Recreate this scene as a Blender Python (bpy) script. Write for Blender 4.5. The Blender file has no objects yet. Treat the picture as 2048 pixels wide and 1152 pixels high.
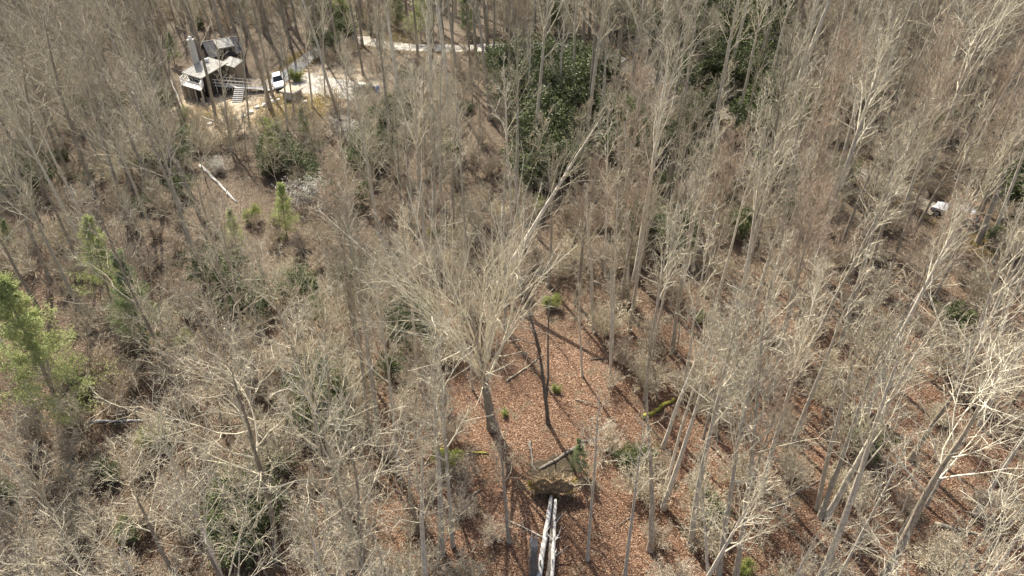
import bpy, bmesh, math, random
import numpy as np
from mathutils import Vector, Matrix, Euler

# ------------------------------------------------------------------ camera, sky, sun, exposure
S = bpy.context.scene
COL = S.collection
CAM_H, PITCH, FPX = 42.0, math.radians(35.4), 1365.0      # focal length in pixels of the 2048 px wide photograph
cam_d = bpy.data.cameras.new('camera'); cam = bpy.data.objects.new('camera', cam_d); COL.objects.link(cam)
cam.location = (0, 0, CAM_H); cam.rotation_euler = (math.pi/2 - PITCH, 0, 0)
cam_d.sensor_width = 36; cam_d.lens = FPX/2048*36; cam_d.clip_start = .5; cam_d.clip_end = 4000
S.camera = cam
SUN_AZ, SUN_EL = math.radians(-27), math.radians(49)      # azimuth from +Y towards +X
w = bpy.data.worlds.new('World'); S.world = w; w.use_nodes = True
sky = w.node_tree.nodes.new('ShaderNodeTexSky'); sky.sky_type = 'NISHITA'; sky.sun_disc = False; sky.dust_density = 4; sky.ozone_density = .6
sky.sun_elevation = SUN_EL; sky.sun_rotation = SUN_AZ
bg = w.node_tree.nodes['Background']; bg.inputs[1].default_value = .115
w.node_tree.links.new(sky.outputs[0], bg.inputs[0])
sd = bpy.data.lights.new('sun', 'SUN'); sd.energy = 5.0; sd.angle = math.radians(.5); sd.color = (1, .945, .83)
sun = bpy.data.objects.new('sun', sd); COL.objects.link(sun)
sdir = Vector((math.sin(SUN_AZ)*math.cos(SUN_EL), math.cos(SUN_AZ)*math.cos(SUN_EL), math.sin(SUN_EL)))
sun.rotation_euler = sdir.to_track_quat('Z', 'Y').to_euler()
S.view_settings.view_transform = 'Standard'; S.view_settings.look = 'None'
S.view_settings.exposure = 1.14; S.view_settings.gamma = 1
S.cycles.max_bounces = 5; S.cycles.diffuse_bounces = 3; S.cycles.glossy_bounces = 2
S.cycles.transmission_bounces = 3; S.cycles.transparent_max_bounces = 6

rnd = random.Random(7); rng = np.random.default_rng(7)

# ------------------------------------------------------------------ terrain height and pixel helpers
def tz(x, y):
    x = np.asarray(x, float); y = np.asarray(y, float)
    yy = np.minimum(y, 260.) ; yy = np.maximum(yy, -60.)
    s = .075 + .03*np.tanh(x/50.)
    z = 5.*(1/(1+np.exp(-(yy-105)/14)))*(1/(1+np.exp(-(x+5)/14))) + s*(yy - 35) + .7*np.sin(x*.055+1.3)*np.cos(y*.06) + .45*np.sin(x*.11+y*.09)
    return z
CP, SP = math.cos(PITCH), math.sin(PITCH)
def ray(px, py):
    a, b = (px-1024)/FPX, (576-py)/FPX
    return np.array([a, CP + b*SP, -SP + b*CP])
def at(px, py):                       # ground point seen at a pixel
    d = ray(px, py); t = 15.
    while t < 600:
        p = np.array([0, 0, CAM_H]) + d*t
        if p[2] <= tz(p[0], p[1]): break
        t += .5
    lo, hi = t-.5, t
    for _ in range(20):
        m = (lo+hi)/2; p = np.array([0, 0, CAM_H]) + d*m
        if p[2] <= tz(p[0], p[1]): hi = m
        else: lo = m
    return Vector((p[0], p[1], float(tz(p[0], p[1]))))
def at_y(px, py, Y):                  # point on the ray at world depth Y
    d = ray(px, py); t = Y/d[1]
    return Vector((d[0]*t, Y, CAM_H + d[2]*t))
def proj(p):
    x, y, z = p[0], p[1], p[2]-CAM_H
    dep = y*CP - z*SP
    if dep < 1: return (-9999, 9999, 1)
    return (1024 + FPX*x/dep, 576 - FPX*(y*SP + z*CP)/dep, dep)

# ------------------------------------------------------------------ materials
def mat(name, build, rough=.9):
    m = bpy.data.materials.new(name); m.use_nodes = True
    nt = m.node_tree; b = nt.nodes['Principled BSDF']; b.inputs['Roughness'].default_value = rough
    b.inputs['Specular IOR Level'].default_value = .25
    build(nt, b); return m
def N(nt, t, **k):
    n = nt.nodes.new(t)
    for a, v in k.items():
        if a.startswith('i_'): n.inputs[a[2:]].default_value = v
        else: setattr(n, a, v)
    return n
def ramp(nt, fac, stops):
    r = nt.nodes.new('ShaderNodeValToRGB'); e = r.color_ramp.elements
    e[0].position, e[0].color = stops[0][0], (*stops[0][1], 1)
    e[1].position, e[1].color = stops[-1][0], (*stops[-1][1], 1)
    for p, c in stops[1:-1]:
        x = e.new(p); x.color = (*c, 1)
    nt.links.new(fac, r.inputs[0]); return r.outputs[0]
def mixc(nt, fac, a, b, mode='MIX'):
    m = nt.nodes.new('ShaderNodeMix'); m.data_type = 'RGBA'; m.blend_type = mode
    for s, v in ((m.inputs[0], fac), (m.inputs[6], a), (m.inputs[7], b)):
        if isinstance(v, (int, float)): s.default_value = v
        elif isinstance(v, tuple): s.default_value = (*v, 1) if len(v) == 3 else v
        else: nt.links.new(v, s)
    return m.outputs[2]
def plain(name, c, rough=.8, noise=0, nscale=8, metal=0):
    def f(nt, b):
        b.inputs['Metallic'].default_value = metal
        if noise:
            tc = N(nt, 'ShaderNodeTexCoord'); n = N(nt, 'ShaderNodeTexNoise', i_Scale=nscale); n.inputs['Detail'].default_value = 5
            nt.links.new(tc.outputs['Object'], n.inputs['Vector'])
            col = ramp(nt, n.outputs[0], [(.3, tuple(v*(1-noise) for v in c)), (.7, tuple(min(1, v*(1+noise)) for v in c))])
            nt.links.new(col, b.inputs['Base Color'])
        else: b.inputs['Base Color'].default_value = (*c, 1)
    return mat(name, f, rough)
def bark(name, dark, light, scale=3., rnd_amt=.35):
    def f(nt, b):
        tc = N(nt, 'ShaderNodeTexCoord'); mp = N(nt, 'ShaderNodeMapping'); mp.inputs['Scale'].default_value = (scale*2, scale*2, scale*.35)
        nt.links.new(tc.outputs['Object'], mp.inputs['Vector'])
        n = N(nt, 'ShaderNodeTexNoise', i_Scale=2.); n.inputs['Detail'].default_value = 6; n.inputs['Roughness'].default_value = .65
        nt.links.new(mp.outputs[0], n.inputs['Vector'])
        col = ramp(nt, n.outputs[0], [(.32, dark), (.68, light)])
        oi = N(nt, 'ShaderNodeObjectInfo'); mr = N(nt, 'ShaderNodeMapRange'); mr.inputs[3].default_value = 1-rnd_amt; mr.inputs[4].default_value = 1+rnd_amt*.6
        nt.links.new(oi.outputs['Random'], mr.inputs[0])
        hs = N(nt, 'ShaderNodeHueSaturation'); nt.links.new(mr.outputs[0], hs.inputs['Value']); nt.links.new(col, hs.inputs['Color'])
        nt.links.new(hs.outputs[0], b.inputs['Base Color'])
        bp = N(nt, 'ShaderNodeBump', i_Strength=.5, i_Distance=.04); nt.links.new(n.outputs[0], bp.inputs['Height']); nt.links.new(bp.outputs[0], b.inputs['Normal'])
    return mat(name, f, .9)
def leafmat(name, cols, rough=.5, transl=.3, spec=.3):
    m = bpy.data.materials.new(name); m.use_nodes = True; nt = m.node_tree
    b = nt.nodes['Principled BSDF']; b.inputs['Roughness'].default_value = rough; b.inputs['Specular IOR Level'].default_value = spec
    g = N(nt, 'ShaderNodeNewGeometry')
    col = ramp(nt, g.outputs['Random Per Island'], [(i/(len(cols)-1), c) for i, c in enumerate(cols)])
    nt.links.new(col, b.inputs['Base Color'])
    if transl:
        t = N(nt, 'ShaderNodeBsdfTranslucent'); nt.links.new(col, t.inputs[0])
        mx = N(nt, 'ShaderNodeMixShader'); mx.inputs[0].default_value = transl
        nt.links.new(b.outputs[0], mx.inputs[1]); nt.links.new(t.outputs[0], mx.inputs[2])
        nt.links.new(mx.outputs[0], nt.nodes['Material Output'].inputs[0])
    return m

M = {}
M['bark_pale'] = bark('pale_grey_bark', (.31, .272, .21), (.68, .61, .49))
M['bark_grey'] = bark('grey_brown_bark', (.18, .15, .11), (.48, .415, .32))
M['bark_dark'] = bark('dark_wet_bark', (.06, .052, .044), (.23, .20, .17), rnd_amt=.1)
M['bark_white'] = bark('weathered_white_wood', (.27, .255, .235), (.62, .595, .55), rnd_amt=.05)
M['twig_pale'] = bark('pale_twig_bark', (.46, .41, .30), (.84, .77, .59), 1.5, .22)
M['twig_grey'] = bark('grey_twig_bark', (.31, .272, .19), (.64, .57, .42), 1.5, .28)
M['twig_brown'] = bark('brown_twig_bark', (.30, .25, .185), (.56, .48, .37), 1.5, .3)
M['fine_twig'] = bark('fine_grey_brown_twig', (.24, .212, .152), (.50, .448, .335), 1.2, .3)
M['fine_red'] = bark('fine_reddish_twig', (.27, .20, .145), (.48, .385, .285), 1.2, .2)
M['twig_red'] = bark('reddish_twig_bark', (.26, .205, .145), (.52, .43, .32), 1.5, .25)
M['bud_red'] = leafmat('reddish_buds', [(.28, .16, .10), (.40, .25, .16), (.40, .31, .21)], .7, .25, .1)
M['bud'] = leafmat('pale_buds_and_seed_heads', [(.30, .22, .14), (.46, .36, .24), (.62, .52, .38), (.38, .29, .18)], .7, .25, .1)
M['bud_brown'] = leafmat('brown_buds', [(.26, .17, .10), (.42, .30, .19), (.36, .28, .16)], .7, .25, .1)
M['litter_leaf'] = leafmat('fallen_leaf', [(.06, .032, .02), (.15, .08, .045), (.23, .125, .07), (.10, .05, .03), (.48, .35, .24), (.18, .095, .052), (.32, .21, .13)], .6, .1, .3)
M['rhodo'] = leafmat('dark_glossy_leaf', [(.02, .032, .012), (.05, .07, .022), (.10, .125, .042), (.20, .225, .085)], .55, .2, .25)
M['laurel'] = leafmat('mid_green_leaf', [(.06, .082, .03), (.11, .135, .05), (.18, .20, .08)], .55, .25, .25)
M['needle'] = leafmat('light_green_needles', [(.23, .27, .10), (.36, .40, .16), (.50, .53, .25)], .6, .4, .2)
M['needle_dark'] = leafmat('soft_green_needles', [(.12, .16, .07), (.20, .25, .11), (.31, .35, .18)], .6, .35, .2)
M['fresh'] = leafmat('fresh_yellow_green_leaf', [(.18, .21, .05), (.30, .33, .09), (.23, .28, .09)], .6, .45, .2)
M['white_flower'] = leafmat('white_blossom', [(.55, .52, .45), (.75, .73, .68), (.40, .38, .28)], .7, .3, .1)
M['dry_grass'] = leafmat('dry_grass_blades', [(.30, .20, .08), (.42, .32, .13), (.26, .25, .07), (.40, .28, .12)], .7, .3, .1)
M['mossy_bark'] = bark('moss_covered_bark', (.10, .085, .05), (.36, .34, .04), 2., .05)
M['moss'] = plain('yellow_green_moss', (.33, .30, .03), .9, .4, 12)
M['soil'] = plain('bare_brown_soil', (.20, .135, .075), .95, .45, 6)
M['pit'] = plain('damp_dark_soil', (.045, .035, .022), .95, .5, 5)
M['roof_tan'] = plain('weathered_tan_roofing', (.27, .26, .235), .85, .35, 1.5)
M['roof_dark'] = plain('charcoal_shingle_roofing', (.05, .048, .052), .75, .25, 6)
M['siding'] = plain('tan_wood_siding', (.26, .215, .16), .85, .15, 5)
M['siding_dark'] = plain('dark_stained_wood', (.06, .05, .042), .85, .2, 5)
M['stone'] = plain('pale_chimney_masonry', (.56, .54, .49), .85, .2, 5)
M['deck'] = plain('pale_deck_boards', (.62, .585, .52), .8, .2, 7)
M['glass'] = plain('dark_window_glass', (.02, .025, .03), .08)
M['trim'] = plain('white_painted_trim', (.78, .77, .74), .6)
M['silver'] = plain('silver_car_paint', (.52, .53, .55), .28, metal=.55)
M['white_paint'] = plain('white_car_paint', (.76, .77, .78), .3)
M['tyre'] = plain('black_tyre_rubber', (.02, .02, .02), .8)
M['rim'] = plain('alloy_rim', (.5, .5, .5), .3, metal=.9)
M['plastic'] = plain('black_car_plastic', (.03, .03, .032), .5)
M['lamp_w'] = plain('clear_lamp_lens', (.7, .7, .7), .1)
M['lamp_r'] = plain('red_lamp_lens', (.4, .02, .02), .2)
M['blue'] = plain('bright_blue_plastic', (.03, .13, .55), .4)
M['timber'] = plain('grey_weathered_timber', (.42, .40, .37), .85, .3, 5)

def ground_mat(nt, b):
    tc = N(nt, 'ShaderNodeTexCoord'); O = tc.outputs['Object']
    v = N(nt, 'ShaderNodeTexVoronoi', i_Scale=11.); nt.links.new(O, v.inputs['Vector'])
    sep = N(nt, 'ShaderNodeSeparateColor'); nt.links.new(v.outputs['Color'], sep.inputs[0])
    leaf = ramp(nt, sep.outputs[0], [(0, (.035, .019, .013)), (.25, (.085, .044, .027)), (.5, (.14, .074, .044)), (.7, (.205, .117, .073)), (.88, (.30, .20, .135)), (1, (.54, .42, .31))])
    v2 = N(nt, 'ShaderNodeTexVoronoi', i_Scale=16.); nt.links.new(O, v2.inputs['Vector'])
    sep2 = N(nt, 'ShaderNodeSeparateColor'); nt.links.new(v2.outputs['Color'], sep2.inputs[0])
    small = ramp(nt, sep2.outputs[1], [(0, (.035, .02, .012)), (.5, (.16, .082, .045)), (1, (.38, .25, .16))])
    col = mixc(nt, .45, leaf, small)
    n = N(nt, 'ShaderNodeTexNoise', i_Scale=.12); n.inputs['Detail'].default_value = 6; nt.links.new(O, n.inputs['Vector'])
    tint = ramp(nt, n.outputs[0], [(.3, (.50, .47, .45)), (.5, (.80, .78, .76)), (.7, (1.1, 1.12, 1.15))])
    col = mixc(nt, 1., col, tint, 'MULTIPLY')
    n2 = N(nt, 'ShaderNodeTexNoise', i_Scale=.6); n2.inputs['Detail'].default_value = 5; nt.links.new(O, n2.inputs['Vector'])
    mask = ramp(nt, n2.outputs[0], [(.56, (0, 0, 0)), (.68, (1, 1, 1))])
    col = mixc(nt, mask, col, (.13, .10, .065))
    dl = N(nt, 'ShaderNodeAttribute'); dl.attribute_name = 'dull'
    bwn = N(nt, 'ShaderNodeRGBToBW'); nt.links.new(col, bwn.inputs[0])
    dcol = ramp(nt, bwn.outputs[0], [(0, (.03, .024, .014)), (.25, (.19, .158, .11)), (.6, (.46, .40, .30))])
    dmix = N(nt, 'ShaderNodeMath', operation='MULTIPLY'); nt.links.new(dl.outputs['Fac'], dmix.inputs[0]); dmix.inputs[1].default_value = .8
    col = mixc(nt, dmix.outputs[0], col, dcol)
    # trodden sandy soil where the yard is (vertex attribute painted per region of the place)
    at_ = N(nt, 'ShaderNodeAttribute'); at_.attribute_name = 'yard'
    yn = N(nt, 'ShaderNodeTexNoise', i_Scale=.9); yn.inputs['Detail'].default_value = 6; nt.links.new(O, yn.inputs['Vector'])
    ycol = ramp(nt, yn.outputs[0], [(.3, (.24, .18, .11)), (.5, (.37, .30, .21)), (.7, (.48, .42, .33))])
    mul = N(nt, 'ShaderNodeMath', operation='MULTIPLY'); nt.links.new(at_.outputs['Fac'], mul.inputs[0])
    mr = N(nt, 'ShaderNodeMapRange'); mr.inputs[1].default_value = .35; mr.inputs[2].default_value = .5; nt.links.new(n2.outputs[0], mr.inputs[0]); nt.links.new(mr.outputs[0], mul.inputs[1])
    col = mixc(nt, mul.outputs[0], col, ycol)
    nt.links.new(col, b.inputs['Base Color'])
    bp = N(nt, 'ShaderNodeBump', i_Strength=1., i_Distance=.07); nt.links.new(v.outputs['Distance'], bp.inputs['Height']); nt.links.new(bp.outputs[0], b.inputs['Normal'])
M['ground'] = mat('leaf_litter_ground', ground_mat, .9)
def gravel_mat(dark, light):
    def f(nt, b):
        tc = N(nt, 'ShaderNodeTexCoord'); n = N(nt, 'ShaderNodeTexNoise', i_Scale=1.4); n.inputs['Detail'].default_value = 9; n.inputs['Roughness'].default_value = .7
        nt.links.new(tc.outputs['Object'], n.inputs['Vector'])
        nt.links.new(ramp(nt, n.outputs[0], [(.35, dark), (.62, light)]), b.inputs['Base Color'])
    return f
M['gravel'] = mat('pale_gravel', gravel_mat((.18, .155, .12), (.46, .43, .375)))
M['asphalt'] = mat('worn_grey_asphalt', gravel_mat((.14, .14, .145), (.27, .27, .275)))
M['gravel_dull'] = mat('leafy_gravel', gravel_mat((.10, .082, .055), (.27, .24, .19)))

# ------------------------------------------------------------------ mesh builders
def mesh_from(name, V, Q, mats, mi=None, smooth=False):
    me = bpy.data.meshes.new(name)
    V = np.asarray(V, np.float32); Q = np.asarray(Q, np.int32)
    me.vertices.add(len(V)); me.vertices.foreach_set('co', V.ravel())
    me.loops.add(Q.size); me.loops.foreach_set('vertex_index', Q.ravel())
    k = Q.shape[1]; me.polygons.add(len(Q)); me.polygons.foreach_set('loop_start', np.arange(0, Q.size, k, dtype=np.int32))
    try: me.polygons.foreach_set('loop_total', np.full(len(Q), k, np.int32))
    except Exception: pass
    for m in mats: me.materials.append(m)
    if mi is not None: me.polygons.foreach_set('material_index', np.asarray(mi, np.int32))
    me.polygons.foreach_set('use_smooth', np.full(len(Q), bool(smooth)))
    me.update(calc_edges=True); me.validate(); return me
def norm(a): return a/np.maximum(np.linalg.norm(a, axis=-1, keepdims=True), 1e-9)
def tubes(P, R, sides):
    """P (n,K,3) centre lines, R (n,K) radii -> verts, quads (caps left open at hair-thin tips)"""
    n, K, _ = P.shape
    T = np.empty_like(P); T[:, 1:-1] = P[:, 2:]-P[:, :-2]; T[:, 0] = P[:, 1]-P[:, 0]; T[:, -1] = P[:, -1]-P[:, -2]; T = norm(T)
    ref = norm(np.cross(T[:, 0], rng.normal(size=(n, 3))))[:, None, :]
    U = norm(ref - T*np.sum(ref*T, -1, keepdims=True)); W = np.cross(T, U)
    a = np.arange(sides)*2*np.pi/sides
    V = P[:, :, None, :] + R[:, :, None, None]*(U[:, :, None, :]*np.cos(a)[None, None, :, None] + W[:, :, None, :]*np.sin(a)[None, None, :, None])
    idx = np.arange(n*K*sides).reshape(n, K, sides); nx = np.roll(idx, -1, 2)
    Q = np.stack([idx[:, :-1], nx[:, :-1], nx[:, 1:], idx[:, 1:]], -1).reshape(-1, 4)
    return V.reshape(-1, 3), Q
class MB:
    def __init__(s): s.V = []; s.Q = []; s.m = []; s.n = 0
    def add(s, V, Q, m=0):
        s.V.append(V); s.Q.append(np.asarray(Q)+s.n); s.m.append(np.full(len(Q), m)); s.n += len(V)
    def tube(s, P, R, sides, m=0): s.add(*tubes(P, R, sides), m)
    def one(s, pts, rad, sides=8, m=0, cap=True):
        pts = np.array([[*p] for p in pts], float); rad = np.array(rad, float)
        if cap:
            pts = np.vstack([pts[:1]-(pts[1]-pts[0])*1e-3, pts, pts[-1:]+(pts[-1]-pts[-2])*1e-3]); rad = np.concatenate([[rad[0]*.02], rad, [rad[-1]*.02]])
        s.tube(pts[None], rad[None], sides, m)
    def quads(s, C, size, m=0, aspect=1., up=0.):
        n = len(C); size = np.broadcast_to(size, (n,))
        nrm = rng.normal(size=(n, 3)); nrm[:, 2] = nrm[:, 2] + up; nrm = norm(nrm)
        a = norm(np.cross(nrm, rng.normal(size=(n, 3)))); b = np.cross(nrm, a)
        a = a*size[:, None]*.5; b = b*size[:, None]*.5*aspect
        V = np.stack([C-a-b*.35, C-b+a*.0, C+a-b*.1, C+b*1.0], 1).reshape(-1, 3)
        s.add(V, np.arange(n*4).reshape(-1, 4), m)
    def box(s, x0, x1, y0, y1, z0, z1, m=0, Mx=None):
        V = np.array([[x, y, z] for z in (z0, z1) for y in (y0, y1) for x in (x0, x1)], float)
        if Mx is not None: V = np.array([list(Mx @ Vector(v)) for v in V])
        s.add(V, np.array([[0, 2, 3, 1], [4, 5, 7, 6], [0, 1, 5, 4], [2, 6, 7, 3], [0, 4, 6, 2], [1, 3, 7, 5]]), m)
    def slab(s, quad, t, m=0):
        """a plate over four 3D corners (counter-clockwise from above), thickness t downward"""
        q = np.array([[*p] for p in quad], float); V = np.vstack([q - [0, 0, t], q])
        s.add(V, np.array([[3, 2, 1, 0], [4, 5, 6, 7], [0, 1, 5, 4], [1, 2, 6, 5], [2, 3, 7, 6], [3, 0, 4, 7]]), m)
    def mesh(s, name, mats, smooth=False):
        return mesh_from(name, np.vstack(s.V), np.vstack(s.Q), mats, np.concatenate(s.m), smooth)
    def build(s, name, mats, parent=None, loc=None, smooth=False):
        return part(name, s.mesh(name, mats, smooth), parent, loc)
def part(name, me, parent=None, loc=None):
    o = bpy.data.objects.new(name, me); COL.objects.link(o)
    if parent is not None: o.parent = parent
    if loc is not None: o.location = loc
    return o
def tag(o, label=None, cat=None, group=None, kind=None):
    if label: o['label'] = label
    if cat: o['category'] = cat
    if group: o['group'] = group
    if kind: o['kind'] = kind
    return o
def thing(name, label, cat, loc=(0, 0, 0), rz=0, group=None):
    o = bpy.data.objects.new(name, None); COL.objects.link(o); o.location = loc; o.rotation_euler = (0, 0, rz)
    o.empty_display_size = .3
    return tag(o, label, cat, group)

# ------------------------------------------------------------------ branch growth, one level at a time
def march(P0, D0, L, K, up, wob):
    n = len(P0); P = np.empty((n, K, 3)); P[:, 0] = P0; d = D0.copy(); st = (L/(K-1))[:, None]
    for k in range(1, K):
        P[:, k] = P[:, k-1] + d*st
        d = norm(d + np.array([0, 0, up]) + rng.normal(size=(n, 3))*wob)
    return P
def children(P, R, L, n, t0, t1, ang, angj, lr, K, up, wob, rr, rmax, tip, fall=.5, rise=0.):
    """n children on every parent line; returns P, R, L of the new level"""
    m, KK, _ = P.shape
    j = np.tile(np.arange(n), m); pi = np.repeat(np.arange(m), n)
    t = t0 + (t1-t0)*(j + rng.random(m*n))/n
    f = t*(KK-1); i0 = np.minimum(f.astype(int), KK-2); fr = (f-i0)[:, None]
    A, B = P[pi, i0], P[pi, i0+1]; P0 = A*(1-fr)+B*fr; T = norm(B-A)
    rp = R[pi, i0]*(1-fr[:, 0]) + R[pi, i0+1]*fr[:, 0]
    az = j*2.39996 + np.repeat(rng.random(m)*6.28, n) + rng.normal(size=m*n)*.35
    X = norm(np.cross(T, np.array([.31, .17, .93]) + 0*T)); Y = np.cross(T, X)
    perp = X*np.cos(az)[:, None] + Y*np.sin(az)[:, None]
    a = ang - rise*(t-t0)/(t1-t0+1e-9) + rng.normal(size=m*n)*angj
    D = norm(T*np.cos(a)[:, None] + perp*np.sin(a)[:, None])
    Ln = L[pi]*lr*(1-fall*(t-t0)/(1-t0+1e-9))*(.65 + .7*rng.random(m*n))
    r0 = np.minimum(np.minimum(rp*rr, rmax), Ln*.03+.004)
    Pn = march(P0, D, Ln, K, up, wob)
    u = np.linspace(0, 1, K)[None]
    Rn = np.maximum(r0[:, None]*(1-u*.8), tip)
    return Pn, Rn, Ln
def trunk_line(H, r0, K=14, wob=.012, lean=0.):
    P = march(np.zeros((1, 3)), np.array([[lean, 0, 1.]]), np.array([H]), K, .02, wob)
    u = np.linspace(0, 1, K)[None]; R = r0*(1-u)**.8*.92 + .02
    R[0, 0] = r0*1.35; P[:, 0, 2] -= .25
    return P, R
def tree_meshes(name, kind, seed, bk, tw, bud, detail=1.):
    """returns trunk mesh, crown mesh, height"""
    global rng
    rng = np.random.default_rng(seed); r = random.Random(seed)
    t, c = MB(), MB()
    a2, a3, w2, tk = .75, .75, .15, 1.
    if kind == 'poplar':
        H = r.uniform(20, 24); P, R = trunk_line(H, r.uniform(.19, .25), wob=.012)
        n1, a1, l1, t0 = int(r.uniform(13, 17)), .50, .21, r.uniform(.44, .58); up1, w1 = .09, .06; rise = .2; c1 = 6; c2 = 5; a2, a3, w2 = .55, .6, .09
    elif kind == 'oak':
        H = r.uniform(17, 20); P, R = trunk_line(H, r.uniform(.2, .27), wob=.03)
        n1, a1, l1, t0 = int(r.uniform(12, 15)), .85, .38, r.uniform(.38, .46); up1, w1 = .10, .12; rise = .4; c1 = 7; c2 = 6; a2, a3, w2 = .68, .7, .13
    elif kind == 'maple':
        H = r.uniform(17, 20); P, R = trunk_line(H, r.uniform(.16, .21), wob=.02)
        n1, a1, l1, t0 = int(r.uniform(15, 18)), .62, .28, r.uniform(.4, .5); up1, w1 = .10, .05; rise = .2; c1 = 8; c2 = 7; a2, a3, w2, tk = .5, .5, .06, .7
    elif kind == 'slim':
        H = r.uniform(18, 22); P, R = trunk_line(H, r.uniform(.12, .155), wob=.018)
        n1, a1, l1, t0 = int(r.uniform(10, 14)), .6, .15, r.uniform(.4, .55); up1, w1 = .10, .09; rise = .25; c1 = 5; c2 = 5; a2, a3, w2 = .6, .65, .12
    elif kind == 'young':
        H = r.uniform(7, 10); P, R = trunk_line(H, r.uniform(.05, .08), wob=.04)
        n1, a1, l1, t0 = int(r.uniform(11, 15)), .7, .36, r.uniform(.2, .32); up1, w1 = .08, .10; rise = .35; c1 = 6; c2 = 6; a2, a3, w2, tk = .6, .6, .1, .8
    elif kind == 'fan':
        H = 13.5; P, R = trunk_line(H, .46 if seed == 5 else .34, wob=.008, lean=-.04)
        n1, a1, l1, t0 = 17, .60, .98, .34; up1, w1 = .045, .04; rise = .15; c1 = 10; c2 = 8; c3 = 3
    if kind == 'fan':
        K = 16; t.tube(P, R, 12)
        L = np.array([H])
        P1, R1, L1 = children(P, R, L, n1, t0, .66, a1, .13, l1, 10, up1, w1, .46, .135, .02, fall=.1, rise=rise)
        P2, R2, L2 = children(P1, R1, L1, c1+3, .24, .97, .45, .14, .42, 6, .02, .05, .55, .036, .014, fall=.4)
        P3, R3, L3 = children(P2, R2, L2, 6, .2, 1., .55, .2, .45, 4, .02, .08, .7, .02, .010, fall=.4)
        P4, R4, L4 = children(P3, R3, L3, 2, .25, 1., .5, .2, .5, 3, .02, .07, .7, .010, .006, fall=.3); H = 22.5
    else:
        t.tube(P, R, 9)
        L = np.array([H])
        d = detail
        P1, R1, L1 = children(P, R, L, n1, t0, .98, a1, .12, l1, 7, up1, w1, .5, .13, .018, fall=.55, rise=rise)
        P2, R2, L2 = children(P1, R1, L1, c1, .22, .98, a2, .2, .45, 6, .06, w2, .6, .042*tk, .014, fall=.4)
        P3, R3, L3 = children(P2, R2, L2, max(3, int((c2-1)*d)), .2, 1., a3, .22, .52, 4, .05, w2*1.1, .7, .019*tk, .008, fall=.35)
        P4, R4, L4 = children(P3, R3, L3, max(1, int(3*d)), .15, 1., .6, .22, .62, 4, .05, w2, .75, .011*tk, .005, fall=.3)
    c.tube(P1, R1, 5, 0); c.tube(P2, R2, 4, 1); c.tube(P3, R3, 3, 3); c.tube(P4, R4, 3, 3)
    if bud:
        ends = np.vstack([P4[:, -1], P4[rng.random(len(P4)) < .3][:, 1]]); k = rng.random(len(ends)) < (.22 if kind != 'fan' else .12)
        c.quads(ends[k], .045 + .04*rng.random(k.sum()), 2)
    tm = t.mesh(name+'_trunk', [M[bk]], True); cm = c.mesh(name+'_crown', [M[tw if tw != 'twig_brown' else bk], M[tw], M[bud or 'bud'], M['fine_red' if tw == 'twig_red' else 'fine_twig']])
    return tm, cm, H

# ------------------------------------------------------------------ the ground: one sheet reaching past everything visible
def axis(lo, hi, step, far):
    a = list(np.arange(lo, hi+.1, step)); x, s = hi, step
    while x < far: s *= 1.35; x += s; a.append(x)
    x, s = lo, step
    while x > -far: s *= 1.35; x -= s; a.insert(0, x)
    return np.array(a)
gx, gy = axis(-130, 130, 1.6, 1800), axis(-10, 220, 1.6, 1800)
X, Y = np.meshgrid(gx, gy); Z = tz(X, Y)
V = np.stack([X, Y, Z], -1).reshape(-1, 3); nxg = len(gx)
ii = (np.arange(len(gy)-1)[:, None]*nxg + np.arange(nxg-1)[None]).reshape(-1)
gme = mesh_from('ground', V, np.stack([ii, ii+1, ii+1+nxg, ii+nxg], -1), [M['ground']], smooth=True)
YARD = [(at(400, 215), 8), (at(520, 190), 7), (at(600, 165), 7), (at(680, 175), 7), (at(450, 240), 6), (at(700, 80), 4), (at(560, 215), 5)]
yv = np.zeros(len(V))
for c, r_ in YARD:
    d = np.hypot(V[:, 0]-c.x, (V[:, 1]-c.y)); yv = np.maximum(yv, np.clip(1.6-d/r_*1.2, 0, 1))
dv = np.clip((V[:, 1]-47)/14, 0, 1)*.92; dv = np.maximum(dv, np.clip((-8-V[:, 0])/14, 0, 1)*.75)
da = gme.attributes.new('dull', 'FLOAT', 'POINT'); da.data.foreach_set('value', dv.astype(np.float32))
ya = gme.attributes.new('yard', 'FLOAT', 'POINT'); ya.data.foreach_set('value', yv.astype(np.float32))
ground = part('ground', gme); tag(ground, kind='structure')

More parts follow.
